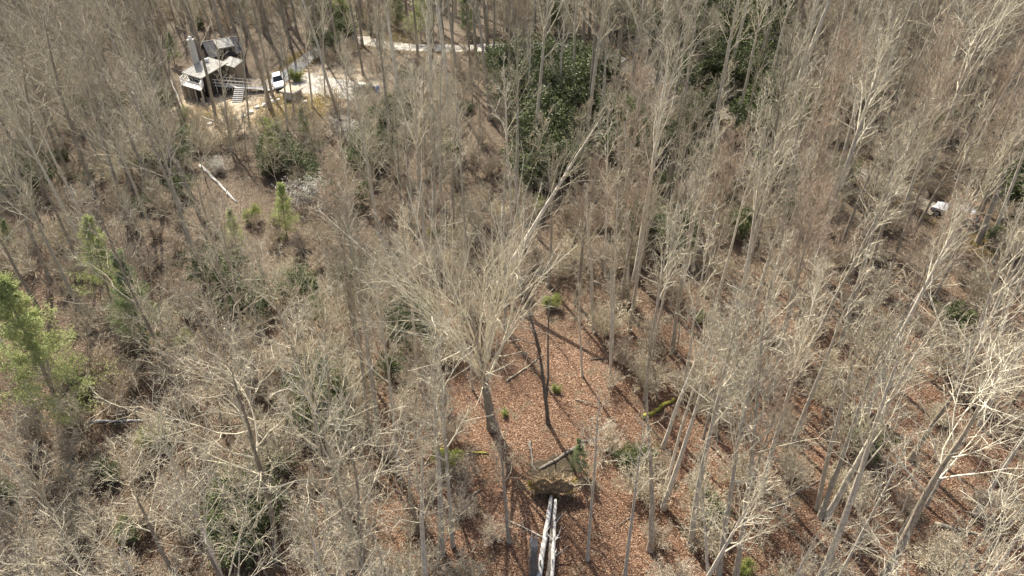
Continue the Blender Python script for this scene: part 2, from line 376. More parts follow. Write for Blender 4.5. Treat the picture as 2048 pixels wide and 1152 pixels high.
def strip(name, pix, wid, material, off=.05, world=None):
    pts = world or [at(*p) for p in pix]
    P = np.array([[p[0], p[1]] for p in pts])
    # resample with Catmull-Rom
    out = []
    Q = np.vstack([2*P[0]-P[1], P, 2*P[-1]-P[-2]])
    for i in range(1, len(Q)-2):
        for u in np.linspace(0, 1, max(4, int(np.linalg.norm(Q[i+1]-Q[i])/.8)), endpoint=False):
            a, b, c, d = Q[i-1], Q[i], Q[i+1], Q[i+2]
            out.append(.5*((2*b)+(-a+c)*u+(2*a-5*b+4*c-d)*u*u+(-a+3*b-3*c+d)*u**3))
    out = np.array(out); T = np.gradient(out, axis=0); T /= np.linalg.norm(T, axis=1, keepdims=True)
    Nn = np.stack([-T[:, 1], T[:, 0]], -1); r_ = np.random.default_rng(3)
    n = 7; rows = []
    for k in range(n):
        s = (k/(n-1)-.5)*wid + (r_.normal(size=len(out))*.12 if k in (0, n-1) else 0)
        q = out + Nn*np.asarray(s).reshape(-1, 1)*np.ones((len(out), 1)); z = tz(q[:, 0], q[:, 1]) + (off if k not in (0, n-1) else off*.5)
        rows.append(np.column_stack([q, z]))
    V = np.stack(rows, 1).reshape(-1, 3); m = len(out)
    ii = (np.arange(m-1)[:, None]*n + np.arange(n-1)[None]).reshape(-1)
    o = part(name, mesh_from(name, V, np.stack([ii, ii+n, ii+n+1, ii+1], -1), [M[material]], smooth=True))
    return tag(o, kind='structure'), out
ROAD_PX = [(640, 62), (705, 76), (790, 92), (880, 96), (980, 95), (1080, 93), (1170, 103), (1250, 130), (1330, 165), (1430, 215), (1560, 283), (1650, 315), (1740, 355), (1830, 400), (1950, 452), (2050, 500), (2200, 570)]
road, road_pts = strip('gravel_road', ROAD_PX[:8], 3.4, 'gravel')
road2, road_pts2 = strip('woodland_road', ROAD_PX[7:], 2.5, 'gravel_dull')
road_pts = np.vstack([road_pts, road_pts2])
drive, drive_pts = strip('driveway', [(705, 76), (650, 95), (612, 118), (585, 142), (560, 160), (535, 170)], 3.4, 'asphalt', .075)
lot, lot_pts = strip('parking_area', [(590, 160), (640, 172), (700, 180), (745, 186)], 5.5, 'gravel', .06)

# ------------------------------------------------------------------ tree variants (a mesh pair each, shared by all copies)
VAR = {}
def reg(key, kind, seed, bk, tw, bud, rad, detail=1.):
    tm, cm, H = tree_meshes(kind+'_tree', kind, seed, bk, tw, bud, detail); VAR[key] = (tm, cm, H, rad)
for i in range(4): reg(f'poplar{i}', 'poplar', 11+i, 'bark_pale', ['twig_pale', 'twig_pale', 'twig_grey', 'twig_pale'][i], 'bud', 3.0)
for i in range(3): reg(f'grey{i}', 'poplar', 31+i, 'bark_grey', 'twig_grey', 'bud', 3.0)
for i in range(4): reg(f'oak{i}', 'oak', 51+i, 'bark_grey', ['twig_grey', 'twig_brown', 'twig_grey', 'twig_pale'][i], ['bud', 'bud_brown', 'bud', 'bud_brown'][i], 5.2)
for i in range(3): reg(f'slim{i}', 'slim', 71+i, 'bark_pale', ['twig_pale', 'twig_grey', 'twig_pale'][i], 'bud', 2.0)
for i in range(4): reg(f'young{i}', 'young', 91+i, ['bark_grey', 'bark_pale', 'bark_grey', 'bark_grey'][i], ['twig_brown', 'twig_pale', 'twig_grey', 'twig_brown'][i], ['bud_brown', 'bud', 'bud', 'bud_brown'][i], 2.6)
for i in range(2): reg(f'maple{i}', 'maple', 131+i, 'bark_grey', 'twig_red', 'bud_red', 3.6)
reg('fan', 'fan', 5, 'bark_grey', 'twig_pale', 'bud', 7)
reg('lowA', 'poplar', 201, 'bark_grey', 'twig_grey', 'bud', 3, .55)
reg('lowB', 'oak', 202, 'bark_grey', 'twig_brown', 'bud_brown', 5, .55)
reg('lowC', 'poplar', 203, 'bark_pale', 'twig_pale', 'bud', 3, .55)

PLACED = []     # (object, noun, world base, crown radius px, ...)
def put_tree(key, base, scale=1., k=1., rz=None, lean=(0, 0), name='bare_tree', noun=None, label=None, group='bare trees of the wood', cat='tree'):
    tm, cm, H, rad = VAR[key]
    e = thing(name, label, cat, base, 0, group)
    R = Euler((lean[1], lean[0], 0)).to_matrix() @ Euler((0, 0, rz if rz is not None else rnd.uniform(0, 6.28))).to_matrix()
    e.rotation_euler = R.to_euler(); e.scale = (scale,)*3
    t = part('trunk', tm, e); t.scale = (k, k, 1); part('crown', cm, e)
    PLACED.append(dict(o=e, noun=noun or name.replace('_', ' '), p=Vector(base), label=label)); return e

bare_spots = []          # (x, y) of every trunk so far, for spacing
def explicit(bx, by, tx, ty, key, k=1., label=None, **kw):
    b = at(bx, by); t = at_y(tx, ty, b.y); d = t-b; H = VAR[key][2]; L = d.length
    lean = math.atan2(d.x, d.z)
    bare_spots.append((b.x, b.y)); return put_tree(key, b, L/H, k, lean=(lean, 0), label=label, **kw)

# trees that stand out in the photograph: foot pixel, top pixel, form, trunk stoutness, label
explicit(985, 856, 893, 392, 'fan', 1.0, 'largest bare tree, stout trunk forking low into a wide fan of upright limbs', name='bare_tree', noun='fan tree')
EX = [
 (1010, 662, 1013, 330, 'slim0', 1.3, 'straight slim bare tree standing just right of the fan-shaped tree'),
 (1165, 752, 1152, 560, 'slim1', 1.3, 'short pale bare tree at the right edge of the leafy clearing'),
 (1187, 662, 1182, 380, 'slim2', 1.7, 'stout pale trunk at the upper right corner of the leafy clearing'),
 (1225, 720, 1222, 380, 'slim1', 1.1, None),
 (1018, 1085, 985, 830, 'slim1', 1.3, 'leaning grey tree in front of the fan-shaped tree foot, above the snag'),
 (834, 752, 815, 430, 'poplar0', .9, 'grey tree beside the dark evergreen shrub left of the fan-shaped tree'),
 (905, 1092, 878, 660, 'poplar1', .75, 'right one of two close straight trunks left of the splintered stump'),
 (884, 1105, 870, 700, 'slim0', 1.5, 'left one of two close straight trunks left of the splintered stump'),
 (758, 888, 715, 440, 'poplar2', 1.0, 'right trunk of the tall twin pair left of the fan-shaped tree'),
 (742, 880, 698, 430, 'grey0', 1.0, 'left trunk of the tall twin pair left of the fan-shaped tree'),
 (797, 946, 765, 560, 'poplar0', .8, None), (660, 1065, 610, 640, 'poplar1', .8, None), (668, 930, 640, 560, 'grey1', .8, None),
 (700, 1130, 640, 760, 'oak3', .8, None), (555, 1120, 500, 720, 'oak0', .9, None), (465, 668, 400, 320, 'grey2', 1., None),
 (497, 765, 450, 420, 'oak1', .9, None), (1381, 1092, 1445, 620, 'poplar3', .95, None), (1437, 1148, 1500, 720, 'poplar0', 1., None),
 (1470, 1160, 1560, 640, 'grey0', .9, None), (1526, 964, 1650, 560, 'poplar1', 1.0, 'pale tree with leaning straight trunk right of the mossy log'),
 (1634, 1018, 1725, 560, 'poplar2', .8, 'left trunk of the three sprouting from one foot, lower right'),
 (1641, 1034, 1790, 600, 'poplar3', .9, 'middle trunk of the three sprouting from one foot, lower right'),
 (1653, 1036, 1880, 640, 'slim0', 1.6, 'right-hand trunk of the three sprouting from one foot, lower right'),
 (1640, 1160, 1840, 690, 'poplar0', 1.2, None), (1766, 1158, 1985, 730, 'oak3', 1.35, 'stout tree with spreading bright limbs at the lower right corner'),
 (1923, 752, 2050, 380, 'poplar1', 1.0, None), (1935, 748, 2075, 400, 'poplar2', .9, None), (1601, 630, 1680, 320, 'grey1', 1., None),
 (1621, 580, 1760, 60, 'poplar3', 1.1, None), (1656, 378, 1735, 10, 'grey2', 1.2, None), (1690, 372, 1775, 20, 'poplar0', 1., None),
 (1270, 560, 1345, 110, 'poplar1', 1.3, None), (1238, 448, 1246, 120, 'grey0', 1.1, None), (1033, 428, 1028, 90, 'poplar2', 1.1, 'straight tree in front of the big evergreen thicket, road behind'),
 (500, 262, 476, 30, 'slim0', 1.3, 'slim trunk in front of the footbridge below the cabin'), (462, 300, 432, 70, 'slim2', 1.4, None), (575, 262, 556, 40, 'slim1', 1.4, None),
 (1055, 250, 1060, 40, 'slim0', 1.5, None), (915, 375, 900, 150, 'poplar0', .9, None), (756, 464, 715, 150, 'poplar1', 1.2, 'tall straight trunk in front of the blue barrel'),
 (784, 318, 752, 20, 'grey1', 1.4, None), (855, 385, 840, 110, 'oak3', .6, None), (435, 254, 378, -60, 'grey0', 1.3, 'tall trunk rising in front of the cabin'),
 (368, 218, 310, 60, 'slim0', 1.3, 'slim pale trunk at the left end of the cabin deck'), (535, 240, 515, 60, 'slim1', 1.2, None),
 (93, 405, 20, 80, 'oak0', 1.0, None), (442, 72, 405, -60, 'grey1', 1.4, None), (1801, 440, 1900, 120, 'poplar3', 1., None),
 (1896, 90, 1950, -120, 'grey2', 1.6, None), (1956, 485, 2100, 130, 'poplar0', 1.6, 'thick leaning trunk just right of the silver car'),
 (1985, 470, 2110, 190, 'poplar2', 1.2, None), (1566, 305, 1640, -60, 'poplar1', 1.3, None), (1500, 500, 1610, 60, 'grey0', 1.2, None),
 (1470, 690, 1560, 250, 'poplar2', 1., None), (1345, 700, 1390, 300, 'grey1', 1., None), (1290, 800, 1330, 430, 'poplar3', .8, None),
 (1480, 860, 1560, 480, 'poplar0', .9, None), (1300, 1100, 1345, 800, 'dead', 1., 'grey broken topped trunk crossing right of the uprooted stump'),
 (1175, 1120, 1200, 800, 'slim2', 1.1, None), (1250, 1150, 1290, 850, 'slim0', 1.2, None), (945, 780, 925, 500, 'slim1', .8, None),
 (1040, 600, 1041, 400, 'slim2', .9, None), (590, 240, 560, 20, 'grey2', .9, None), (625, 215, 600, -20, 'slim2', 1.3, None), (650, 190, 640, -40, 'poplar0', .8, None),
 (705, 330, 690, 80, 'poplar3', .9, None), (770, 250, 765, 40, 'slim0', 1.2, None),
]
# a smaller fan crown for the corner tree, and a dead, almost twigless one

def dead_variant(seed, bk, H, r0, nb):
    global rng
    rng = np.random.default_rng(seed); t, c = MB(), MB()
    P, R = trunk_line(H, r0, wob=.03); R = np.maximum(R, .05); t.tube(P, R, 9)
    P1, R1, L1 = children(P, R, np.array([H]), nb, .45, .98, .8, .2, .16, 6, .1, .15, .5, .06, .015)
    P2, R2, L2 = children(P1, R1, L1, 4, .3, 1., .8, .2, .5, 4, .05, .15, .6, .02, .009)
    c.tube(P1, R1, 5, 0); c.tube(P2, R2, 3, 0)
    return t.mesh('dead_trunk', [M[bk]], True), c.mesh('dead_branches', [M[bk]]), H, 1.2
VAR['dead'] = dead_variant(3, 'bark_grey', 13, .2, 9)
VAR['darkdead'] = dead_variant(4, 'bark_dark', 13, .2, 12)
for e_ in EX:
    bx, by, tx, ty, key, k, lab = e_
    explicit(bx, by, tx, ty, key, k, lab)
# dark two-stemmed dead tree in the clearing
dk = explicit(1096, 847, 1072, 575, 'darkdead', .8, 'dark two-stemmed dead tree in the middle of the leafy clearing', name='dead_tree', group=None, noun='dead tree')
b = MB(); b.one([(.1, 0, 2.2), (-.45, .1, 4.5), (-.7, .1, 7), (-1.3, 0, 9.5), (-1.9, 0, 11.2)], [.09, .085, .07, .05, .025], 8)
b.one([(.2, 0, 7.5), (.7, .1, 9.5), (1.3, 0, 12)], [.1, .07, .03], 7)
st = b.build('second_stem', [M['bark_dark']], dk, smooth=True)
# leaning tree hung over to the right behind the fan-shaped tree
lb = at(985, 592); lt = at_y(1185, 215, lb.y); d = lt-lb
put_tree('poplar2', lb, d.length/VAR['poplar2'][2], 1.25, lean=(math.atan2(d.x, d.z), 0), name='leaning_tree', noun='leaning tree', group=None,
         label='thick pale tree leaning far to the right behind the fan-shaped tree')

# ------------------------------------------------------------------ evergreen and understory variants
def pine_variant(seed, H, rad, m, dens=1.):
    global rng
    rng = np.random.default_rng(seed); t, c = MB(), MB()
    P, R = trunk_line(H, H*.013, wob=.012); t.tube(P, R, 8)
    P1, R1, L1 = children(P, R, np.array([H]), int(64*dens), .12, .985, 1.35, .12, rad/H, 6, .06, .06, .4, .05, .012, fall=.86, rise=.55)
    P2, R2, L2 = children(P1, R1, L1, 9, .25, 1., .75, .15, .36, 4, .05, .08, .6, .012, .007, fall=.4)
    t.tube(P1, R1, 4)
    C = np.vstack([P2[:, k] for k in (1, 2, 3)] + [P1[:, k] for k in (3, 4, 5)])
    C = np.repeat(C, 7, 0) + rng.normal(size=(len(C)*7, 3))*.13
    n = len(C); D = norm(rng.normal(size=(n, 3)) + [0, 0, .5]); ln = .16 + .14*rng.random(n)
    W = norm(np.cross(D, rng.normal(size=(n, 3))))*.028
    Vq = np.stack([C-W, C+W, C+D*ln[:, None]+W*.4, C+D*ln[:, None]-W*.4], 1).reshape(-1, 3)
    c.tube(P2, R2, 3, 0); c.add(Vq, np.arange(n*4).reshape(-1, 4), 1)
    return t.mesh('pine_trunk', [M['bark_grey']], True), c.mesh('pine_crown', [M['twig_brown'], M[m]]), H, rad
for i in range(2): VAR[f'pine{i}'] = pine_variant(300+i, 13, 3.4, 'needle')
for i in range(2): VAR[f'hem{i}'] = pine_variant(310+i, 12, 2.8, 'needle_dark')
def bush_variant(seed, H, rad, m, size, nleaf, stem='bark_grey', nstem=14, up=0.):
    """many-stemmed evergreen: leaves in whorls at the shoot tips, lumpy outline"""
    global rng
    rng = np.random.default_rng(seed); t, c = MB(), MB()
    az = rng.random(nstem)*6.28; a = .15 + .75*rng.random(nstem)
    D = np.stack([np.sin(a)*np.cos(az), np.sin(a)*np.sin(az), np.cos(a)], -1); L = (H*.75+rad*.3)*(.6+.5*rng.random(nstem))
    P = march(rng.normal(size=(nstem, 3))*[.2, .2, 0] - [0, 0, .1], D, L, 7, .08, .16); R = np.linspace(.05, .015, 7)[None]*np.ones((nstem, 1))
    P2, R2, L2 = children(P, R, L, 9, .25, 1., .8, .3, .38, 5, .05, .2, .6, .02, .008, fall=.3)
    P3, R3, L3 = children(P2, R2, L2, 5, .2, 1., .8, .3, .5, 3, .1, .2, .6, .01, .006, fall=.3)
    t.tube(P, R, 5); t.tube(P2, R2, 4); t.tube(P3, R3, 3)
    C = np.vstack([P3[:, -1], P3[:, 1], P2[:, -1]]); n = int(nleaf/len(C))+1
    C = np.repeat(C, n, 0) + rng.normal(size=(len(C)*n, 3))*.12; C = C[C[:, 2] > .05]
    c.quads(C, size*(.7+.6*rng.random(len(C))), 0, 1.5, up=.9)
    return t.mesh('bush_stems', [M[stem]]), c.mesh('bush_leaves', [M[m]]), H, rad
for i in range(3): VAR[f'rhodo{i}'] = bush_variant(400+i, 4., 2.3, 'rhodo', .105, 8200)
for i in range(2): VAR[f'laurel{i}'] = bush_variant(420+i, 3.2, 1.8, 'laurel', .12, 5500)
VAR['fresh'] = bush_variant(430, 2.2, 1.1, 'fresh', .08, 3200)
VAR['white'] = bush_variant(440, 4.0, 1.9, 'white_flower', .09, 1500)
def twig_bush(seed, H, rad, tw, bud, nl=4):
    global rng
    rng = np.random.default_rng(seed); c = MB(); n = 16 if nl > 3 else 12
    az = rng.random(n)*6.28; a = .1+.7*rng.random(n)
    D = np.stack([np.sin(a)*np.cos(az), np.sin(a)*np.sin(az), np.cos(a)], -1); L = H*(.7+.4*rng.random(n))
    P = march(rng.normal(size=(n, 3))*[.15, .15, 0] - [0, 0, .1], D, L, 6, .04, .1); R = np.linspace(.03, .01, 6)[None]*np.ones((n, 1))
    P2, R2, L2 = children(P, R, L, 8, .2, 1., .6, .2, .45, 5, .05, .12, .6, .014, .008)
    P3, R3, L3 = children(P2, R2, L2, 6, .2, 1., .65, .2, .55, 4, .04, .18, .8, .014, .010)
    P4, R4, L4 = children(P3, R3, L3, 2 if nl > 3 else 1, .3, 1., .65, .2, .5, 3, .04, .15, .7, .010, .009)
    c.tube(P, R, 4); c.tube(P2, R2, 3); c.tube(P3, R3, 3)
    if nl > 3: c.tube(P4, R4, 3)
    k = rng.random(len(P4)) < .35; c.quads(P4[k, -1], .045+.04*rng.random(k.sum()), 1)
    return c.mesh('twig_bush', [M[tw], M[bud]])
TB = [twig_bush(500, 2.6, 1.5, 'twig_brown', 'bud_brown'), twig_bush(501, 3., 1.6, 'twig_grey', 'bud'), twig_bush(502, 2.2, 1.5, 'twig_brown', 'bud')]

def put_bush(key, base, s, name, label=None, group=None, cat='shrub', parts=('stems', 'leaves'), noun=None, sz=1.):
    tm, cm, H, rad = VAR[key]
    e = thing(name, label, cat, base, rnd.uniform(0, 6.28), group); e.scale = (s, s, s*sz)
    part(parts[0], tm, e); part(parts[1], cm, e)
    PLACED.append(dict(o=e, noun=noun or name.replace('_', ' '), p=Vector(base), label=label)); return e

# evergreen thickets: (foot px, foot py, scale, kind)
G_RH = 'dark evergreen shrubs of the understory'
for (px, py, s, key) in [
  # big thicket below the road
  (1010, 175, 1.3, 'rhodo0'), (1050, 165, 1.2, 'rhodo1'), (1095, 165, 1.3, 'rhodo2'), (1140, 180, 1.2, 'rhodo0'), (1030, 215, 1.2, 'rhodo2'), (1075, 225, 1.5, 'rhodo1'),
  (1120, 230, 1.4, 'rhodo0'), (1165, 235, 1., 'rhodo2'), (1090, 275, 1.4, 'rhodo2'), (1120, 290, 1.2, 'laurel0'), (1085, 320, 1.2, 'rhodo0'), (1110, 345, 1.1, 'rhodo1'),
  (1060, 350, 1.0, 'rhodo2'), (1085, 380, .9, 'rhodo0'), (1000, 140, 1.0, 'laurel1'), (1160, 150, 1., 'rhodo1'), (1205, 165, .9, 'rhodo0'),
  # dark mass top right
  (1420, 120, 1.3, 'rhodo0'), (1450, 80, 1.5, 'rhodo1'), (1480, 60, 1.4, 'rhodo2'), (1510, 40, 1.3, 'rhodo0'), (1440, 155, 1.3, 'rhodo2'), (1475, 130, 1.5, 'rhodo0'), (1510, 100, 1.4, 'rhodo1'),
  (1465, 190, 1.3, 'rhodo1'), (1500, 165, 1.2, 'rhodo2'), (1560, 20, 1.2, 'rhodo1'), (1430, 60, 1.2, 'rhodo2'), (1510, 245, 1.2, 'laurel0'), (1540, 225, 1.1, 'rhodo0'), (1485, 270, 1., 'rhodo1'), (1520, 290, 1., 'rhodo2'),
  (1560, 240, 1., 'rhodo1'), (1600, 255, .9, 'rhodo2'), (1650, 210, .9, 'laurel1'), (1700, 240, .9, 'rhodo0'),
  (1235, 270, 1.1, 'rhodo0'), (1265, 300, 1.1, 'rhodo1'), (1230, 320, 1., 'rhodo2'), (1290, 280, 1., 'laurel1'), (1320, 310, .9, 'rhodo0'),
  (1290, 470, 1., 'rhodo1'), (1330, 490, 1., 'rhodo2'), (1265, 450, .9, 'rhodo0'), (1365, 470, .9, 'laurel0'), (1350, 520, .8, 'rhodo0'),
  (1998, 405, 1.1, 'rhodo0'), (2035, 420, 1., 'rhodo1'), (2010, 380, 1., 'laurel0'), (1725, 905, .8, 'rhodo2'), (1415, 1030, .7, 'rhodo0'), (1905, 655, .7, 'laurel1'),
  # centre and left
  (832, 660, .9, 'rhodo1'), (838, 700, .9, 'rhodo0'), (850, 735, .8, 'laurel0'), (820, 690, .7, 'rhodo2'), (755, 330, 1., 'rhodo0'), (720, 350, 1., 'rhodo1'), (775, 265, 1., 'rhodo2'), (735, 300, 1., 'laurel1'), (805, 240, .9, 'rhodo0'),
  (665, 60, 1.3, 'rhodo1'), (690, 85, 1., 'rhodo2'), (655, 110, 1., 'rhodo0'), (650, 380, .9, 'rhodo2'), (700, 420, .9, 'rhodo1'), (565, 330, 1., 'rhodo0'), (600, 350, 1., 'rhodo2'), (540, 350, .9, 'laurel0'),
  (470, 590, 1., 'rhodo0'), (440, 570, 1., 'rhodo1'), (490, 620, .9, 'rhodo2'), (385, 300, 1., 'laurel0'), (365, 335, .7, 'rhodo1'), (365, 395, .7, 'rhodo2'), (30, 385, 1.2, 'rhodo0'), (5, 370, 1.2, 'rhodo1'), (75, 390, 1., 'rhodo2'),
  (480, 1010, 1.2, 'laurel0'), (465, 1065, 1.2, 'rhodo0'), (500, 1050, 1.1, 'rhodo1'), (480, 1110, 1.2, 'laurel1'), (530, 960, 1., 'laurel1'), (620, 860, 1., 'rhodo2'), (660, 830, 1., 'rhodo0'), (685, 870, .9, 'laurel0'), (640, 790, .9, 'rhodo1'),
  (260, 1080, .7, 'laurel0'), (220, 960, .5, 'rhodo0'), (160, 780, .6, 'laurel1'), (320, 350, .9, 'rhodo0'), (215, 240, 1., 'rhodo1'), (325, 225, .9, 'rhodo2'), (15, 1000, .7, 'laurel0'), (1250, 925, .6, 'laurel1'), (1290, 925, .5, 'rhodo1'),
  (700, 560, .8, 'laurel1'), (590, 600, .8, 'rhodo1'), (1120, 60, 1., 'rhodo0'), (1230, 60, 1., 'rhodo2'), (1300, 90, 1.1, 'rhodo1'), (1360, 190, 1., 'rhodo0'), (1390, 250, 1., 'rhodo2')]:
    s *= 1.3 if py < 400 and 980 < px < 1600 else (1.1 if py < 800 else .85)
    b = at(px, py); fl = key.startswith('rhodo')
    put_bush(key, b, s, 'evergreen_shrub' if fl else 'green_shrub', group=G_RH if fl else 'mid green shrubs of the understory')
# light-green saplings and white blossom
for (px, py, s, lab) in [
  (1103, 612, .75, 'fresh yellow-green bush at the top of the leafy clearing'), (905, 930, .9, 'pale green bush left of the dead snag and uprooted stump'),
  (1110, 785, .35, 'small green tuft beside the dark two-stemmed dead tree'), (1012, 832, .3, 'small green tuft near the foot of the fan-shaped tree'),
  (870, 480, .6, 'small bright green bush under the left limbs of the fan-shaped tree'), (1070, 425, .9, 'yellow-green bush below the big evergreen thicket'),
  (368, 238, .9, 'round yellow-green bush in the cabin yard'), (590, 165, 1.0, 'bright green bush beside the driveway'), (540, 275, 1.2, 'tall yellow-green bush down the slope from the cabin'),
  (1840, 305, 1.2, 'bright green bush by the road at the right'), (1485, 1140, .5, 'yellow-green tuft at the bottom right'), (320, 900, 1., 'pale green bush among twigs at lower left'),
  (505, 440, .9, 'yellow-green bush under the white fallen log'), (365, 690, .7, 'small pale green bush in the left woods'), (1395, 640, .5, 'small green tuft under the right woods')]:
    put_bush('fresh', at(px, py), s, 'green_bush', lab, 'light green bushes', parts=('stems', 'leaves'))
for (px, py, s, lab) in [(630, 415, 1.2, 'white blossoming shrub beside the light green pine'), (215, 240, 1., 'white blossoming shrub in the upper left woods'), (700, 285, 1.1, 'white blossoming shrub below the parking area'),
                         (655, 420, 1., 'white blossoming shrub, right of the one by the light green pine'), (810, 275, .8, 'white blossoming shrub under the gravel road'), (440, 345, .7, 'white blossoming shrub beside the fallen white log')]:
    put_bush('white', at(px, py), s, 'flowering_shrub', lab, 'white flowering shrubs', parts=('stems', 'blossom'))
for (px, py, tx, ty, key, lab) in [
  (135, 850, 42, 556, 'pine0', 'big light green pine at the left edge'), (225, 610, 195, 440, 'pine1', 'slender light green pine in the left woods'),
  (290, 690, 255, 510, 'hem1', 'soft green pine right of the slender light green one'), (575, 480, 565, 370, 'pine1', 'light green pine beside white blossom'),
  (550, 345, 545, 255, 'pine0', 'yellow-green pine below the cabin yard'), (842, 82, 842, -40, 'pine0', 'bright green pine above the gravel road'),
  (935, 75, 932, -30, 'hem1', 'pale green pine behind the gravel road, right of the bright one'), (683, 60, 682, -40, 'pine1', 'green pine at the left end of the gravel road'),
  (350, 130, 340, 65, 'hem0', 'small green pine left of the cabin chimney'), (155, 262, 148, 190, 'hem1', 'green pine in the upper left woods'),
  (365, 20, 360, -60, 'pine0', 'light green pine at the top left'), (610, 280, 605, 215, 'hem0', 'dull green pine below the driveway'),
  (795, 60, 793, -30, 'hem1', 'dark green pine above the road, left of the bright one'), (1160, 945, 1156, 880, 'hem1', 'young green pine right of the uprooted stump'),
  (475, 500, 465, 420, 'pine1', 'green pine under the white fallen log'), (20, 500, 12, 440, 'hem1', 'small green pine near the left edge'), (640, 650, 632, 560, 'hem0', 'faint green pine in the centre left woods')]:
    b = at(px, py); t = at_y(tx, ty, b.y); d = t-b
    put_tree(key, b, d.length/VAR[key][2], lean=(math.atan2(d.x, d.z)*.6, 0), name='pine_tree', noun='pine tree', label=lab, group='green pines among the bare trees')
    bare_spots.append((b.x, b.y))

# ------------------------------------------------------------------ logs, snags and the uprooted stump
rng = np.random.default_rng(77)
def log(name, label, p0, p1, r0, r1, material, cat='log', sag=0., stubs=3, group=None, n=9, seed=0):
    """a fallen trunk lying between two ground points"""
    global rng
    rng = np.random.default_rng(seed+5); m = MB(); a, b_ = Vector(p0), Vector(p1); pts = []
    for i in range(n):
        u = i/(n-1); q = a.lerp(b_, u); r_ = r0+(r1-r0)*u
        q = q + Vector((rng.normal()*.05, rng.normal()*.05, 0)); q.z = max(q.z, float(tz(q.x, q.y))+r_*.6) - sag*math.sin(math.pi*u); pts.append(q - a)
    rr = [(r0+(r1-r0)*i/(n-1))*(1+.08*rng.normal()) for i in range(n)]
    m.one(pts, rr, 9)
    e = m.build(name, [M[material]], None, a, True); tag(e, label, cat, group)
    for s_ in range(stubs):
        i = int(rng.integers(2, n-1)); q = pts[i]; d = Vector((rng.normal(), rng.normal(), abs(rng.normal())+.4)).normalized(); L = rng.uniform(.5, 1.8)
        sm = MB(); sm.one([q, q+d*L*.5+Vector((0, 0, .05)), q+d*L+Vector(rng.normal(size=3)*.1)], [rr[i]*.4, rr[i]*.28, .012], 5)
        sm.build('branch_stub', [M[material]], e)
    PLACED.append(dict(o=e, noun='log', p=a, label=label)); return e
LOGS = [((402, 333), (474, 406), .24, .12, 'bark_white', 'long white barkless log lying on the slope below the cabin'),
 ((1012, 765), (1085, 712), .11, .06, 'bark_grey', 'dark fallen branch right of the fan-shaped tree trunk'),
 ((878, 900), (978, 908), .13, .09, 'mossy_bark', 'yellow mossy log in front of the fan-shaped tree foot'),
 ((1160, 893), (1078, 942), .18, .14, 'bark_dark', 'dark rotten log behind the uprooted stump'),
 ((1285, 838), (1350, 800), .2, .14, 'mossy_bark', 'green mossy log in the right middle of the woods'),
 ((1160, 885), (1240, 870), .13, .08, 'bark_dark', 'thin dark log right of the rotten one behind the uprooted stump'),
 ((430, 245), (372, 222), .15, .1, 'bark_white', 'pale log lying in the cabin yard'),
 ((385, 240), (420, 275), .17, .1, 'bark_grey', 'grey log sloping down from the cabin yard'),
 ((1492, 310), (1506, 338), .16, .1, 'bark_white', 'left of two white broken logs in a V under dark evergreens'),
 ((1487, 328), (1512, 334), .12, .08, 'bark_white', 'right of two white broken logs in a V under dark evergreens'),
 ((1440, 372), (1495, 355), .15, .08, 'bark_white', 'pale broken log below the white V of logs'),
 ((180, 845), (352, 838), .13, .06, 'bark_white', 'long thin pale log lying across the lower left woods'),
 ((1180, 560), (1290, 600), .1, .05, 'bark_grey', 'thin grey log above the right end of the clearing'),
 ((1000, 700), (955, 735), .1, .06, 'bark_dark', 'short dark branch left of the fan-shaped tree trunk'),
 ((1535, 1015), (1640, 960), .1, .05, 'bark_grey', 'thin grey log left of the three sprouting trunks'),
 ((1870, 1050), (1985, 1075), .16, .09, 'bark_grey', 'grey log on orange leaves at the lower right'),
 ((1060, 885), (1068, 945), .12, .06, 'bark_dark', 'thin dark pole on the leaves between stump and fan-shaped tree'),
 ((330, 140), (366, 215), .12, .08, 'bark_white', 'pale leaning pole beside the cabin deck')]
for i, (p, q, r0, r1, m_, lab) in enumerate(LOGS):
    log('fallen_log', lab, at(*p), at(*q), r0, r1, m_, seed=i, stubs=2, group='fallen logs on the forest floor')
# uprooted stump: upright disc of soil and roots, with two dead trunks running toward the viewer
S0 = at(1105, 985); E = thing('uprooted_stump',  'upturned root plate of brown soil and roots, bottom centre', 'stump', S0)
rng = np.random.default_rng(9); m = MB(); na, nr = 40, 9; VV = []
for side in (0, 1):
    for k in range(nr):
        for j in range(na):
            a = j/na*2*math.pi; q = k/(nr-1); edge = 1+.13*math.sin(3*a+1)+.09*math.sin(7*a)+.05*rng.normal()
            x = 1.95*q*edge*math.cos(a); z = 1.02 + 1.0*q*edge*math.sin(a); th = .55*(1-q**2.2)+.12
            VV.append((x, (-th*.9 if side else th*.5)+.07*rng.normal()-z*.12, max(z, -.1)+.05*rng.normal()))
idx = np.arange(2*nr*na).reshape(2, nr, na); nx_ = np.roll(idx, -1, 2)
Q0 = np.stack([idx[0, :-1], idx[0, 1:], nx_[0, 1:], nx_[0, :-1]], -1).reshape(-1, 4); Q1 = np.stack([idx[1, :-1], nx_[1, :-1], nx_[1, 1:], idx[1, 1:]], -1).reshape(-1, 4)
Qe = np.stack([idx[0, -1], idx[1, -1], nx_[1, -1], nx_[0, -1]], -1)
m.add(np.array(VV), np.vstack([Q0, Q1, Qe])); m.build('root_plate', [M['soil']], E)
m = MB(); n = 420; a = rng.random(n)*2*math.pi; a = np.where(rng.random(n) < .7, rng.random(n)*math.pi, a); q = .35+.65*rng.random(n)
P0 = np.stack([1.8*q*np.cos(a), rng.normal(size=n)*.22, 1.05+.95*q*np.sin(a)], -1); D = norm(np.stack([np.cos(a), rng.normal(size=n)*.7, np.sin(a)+.3], -1))
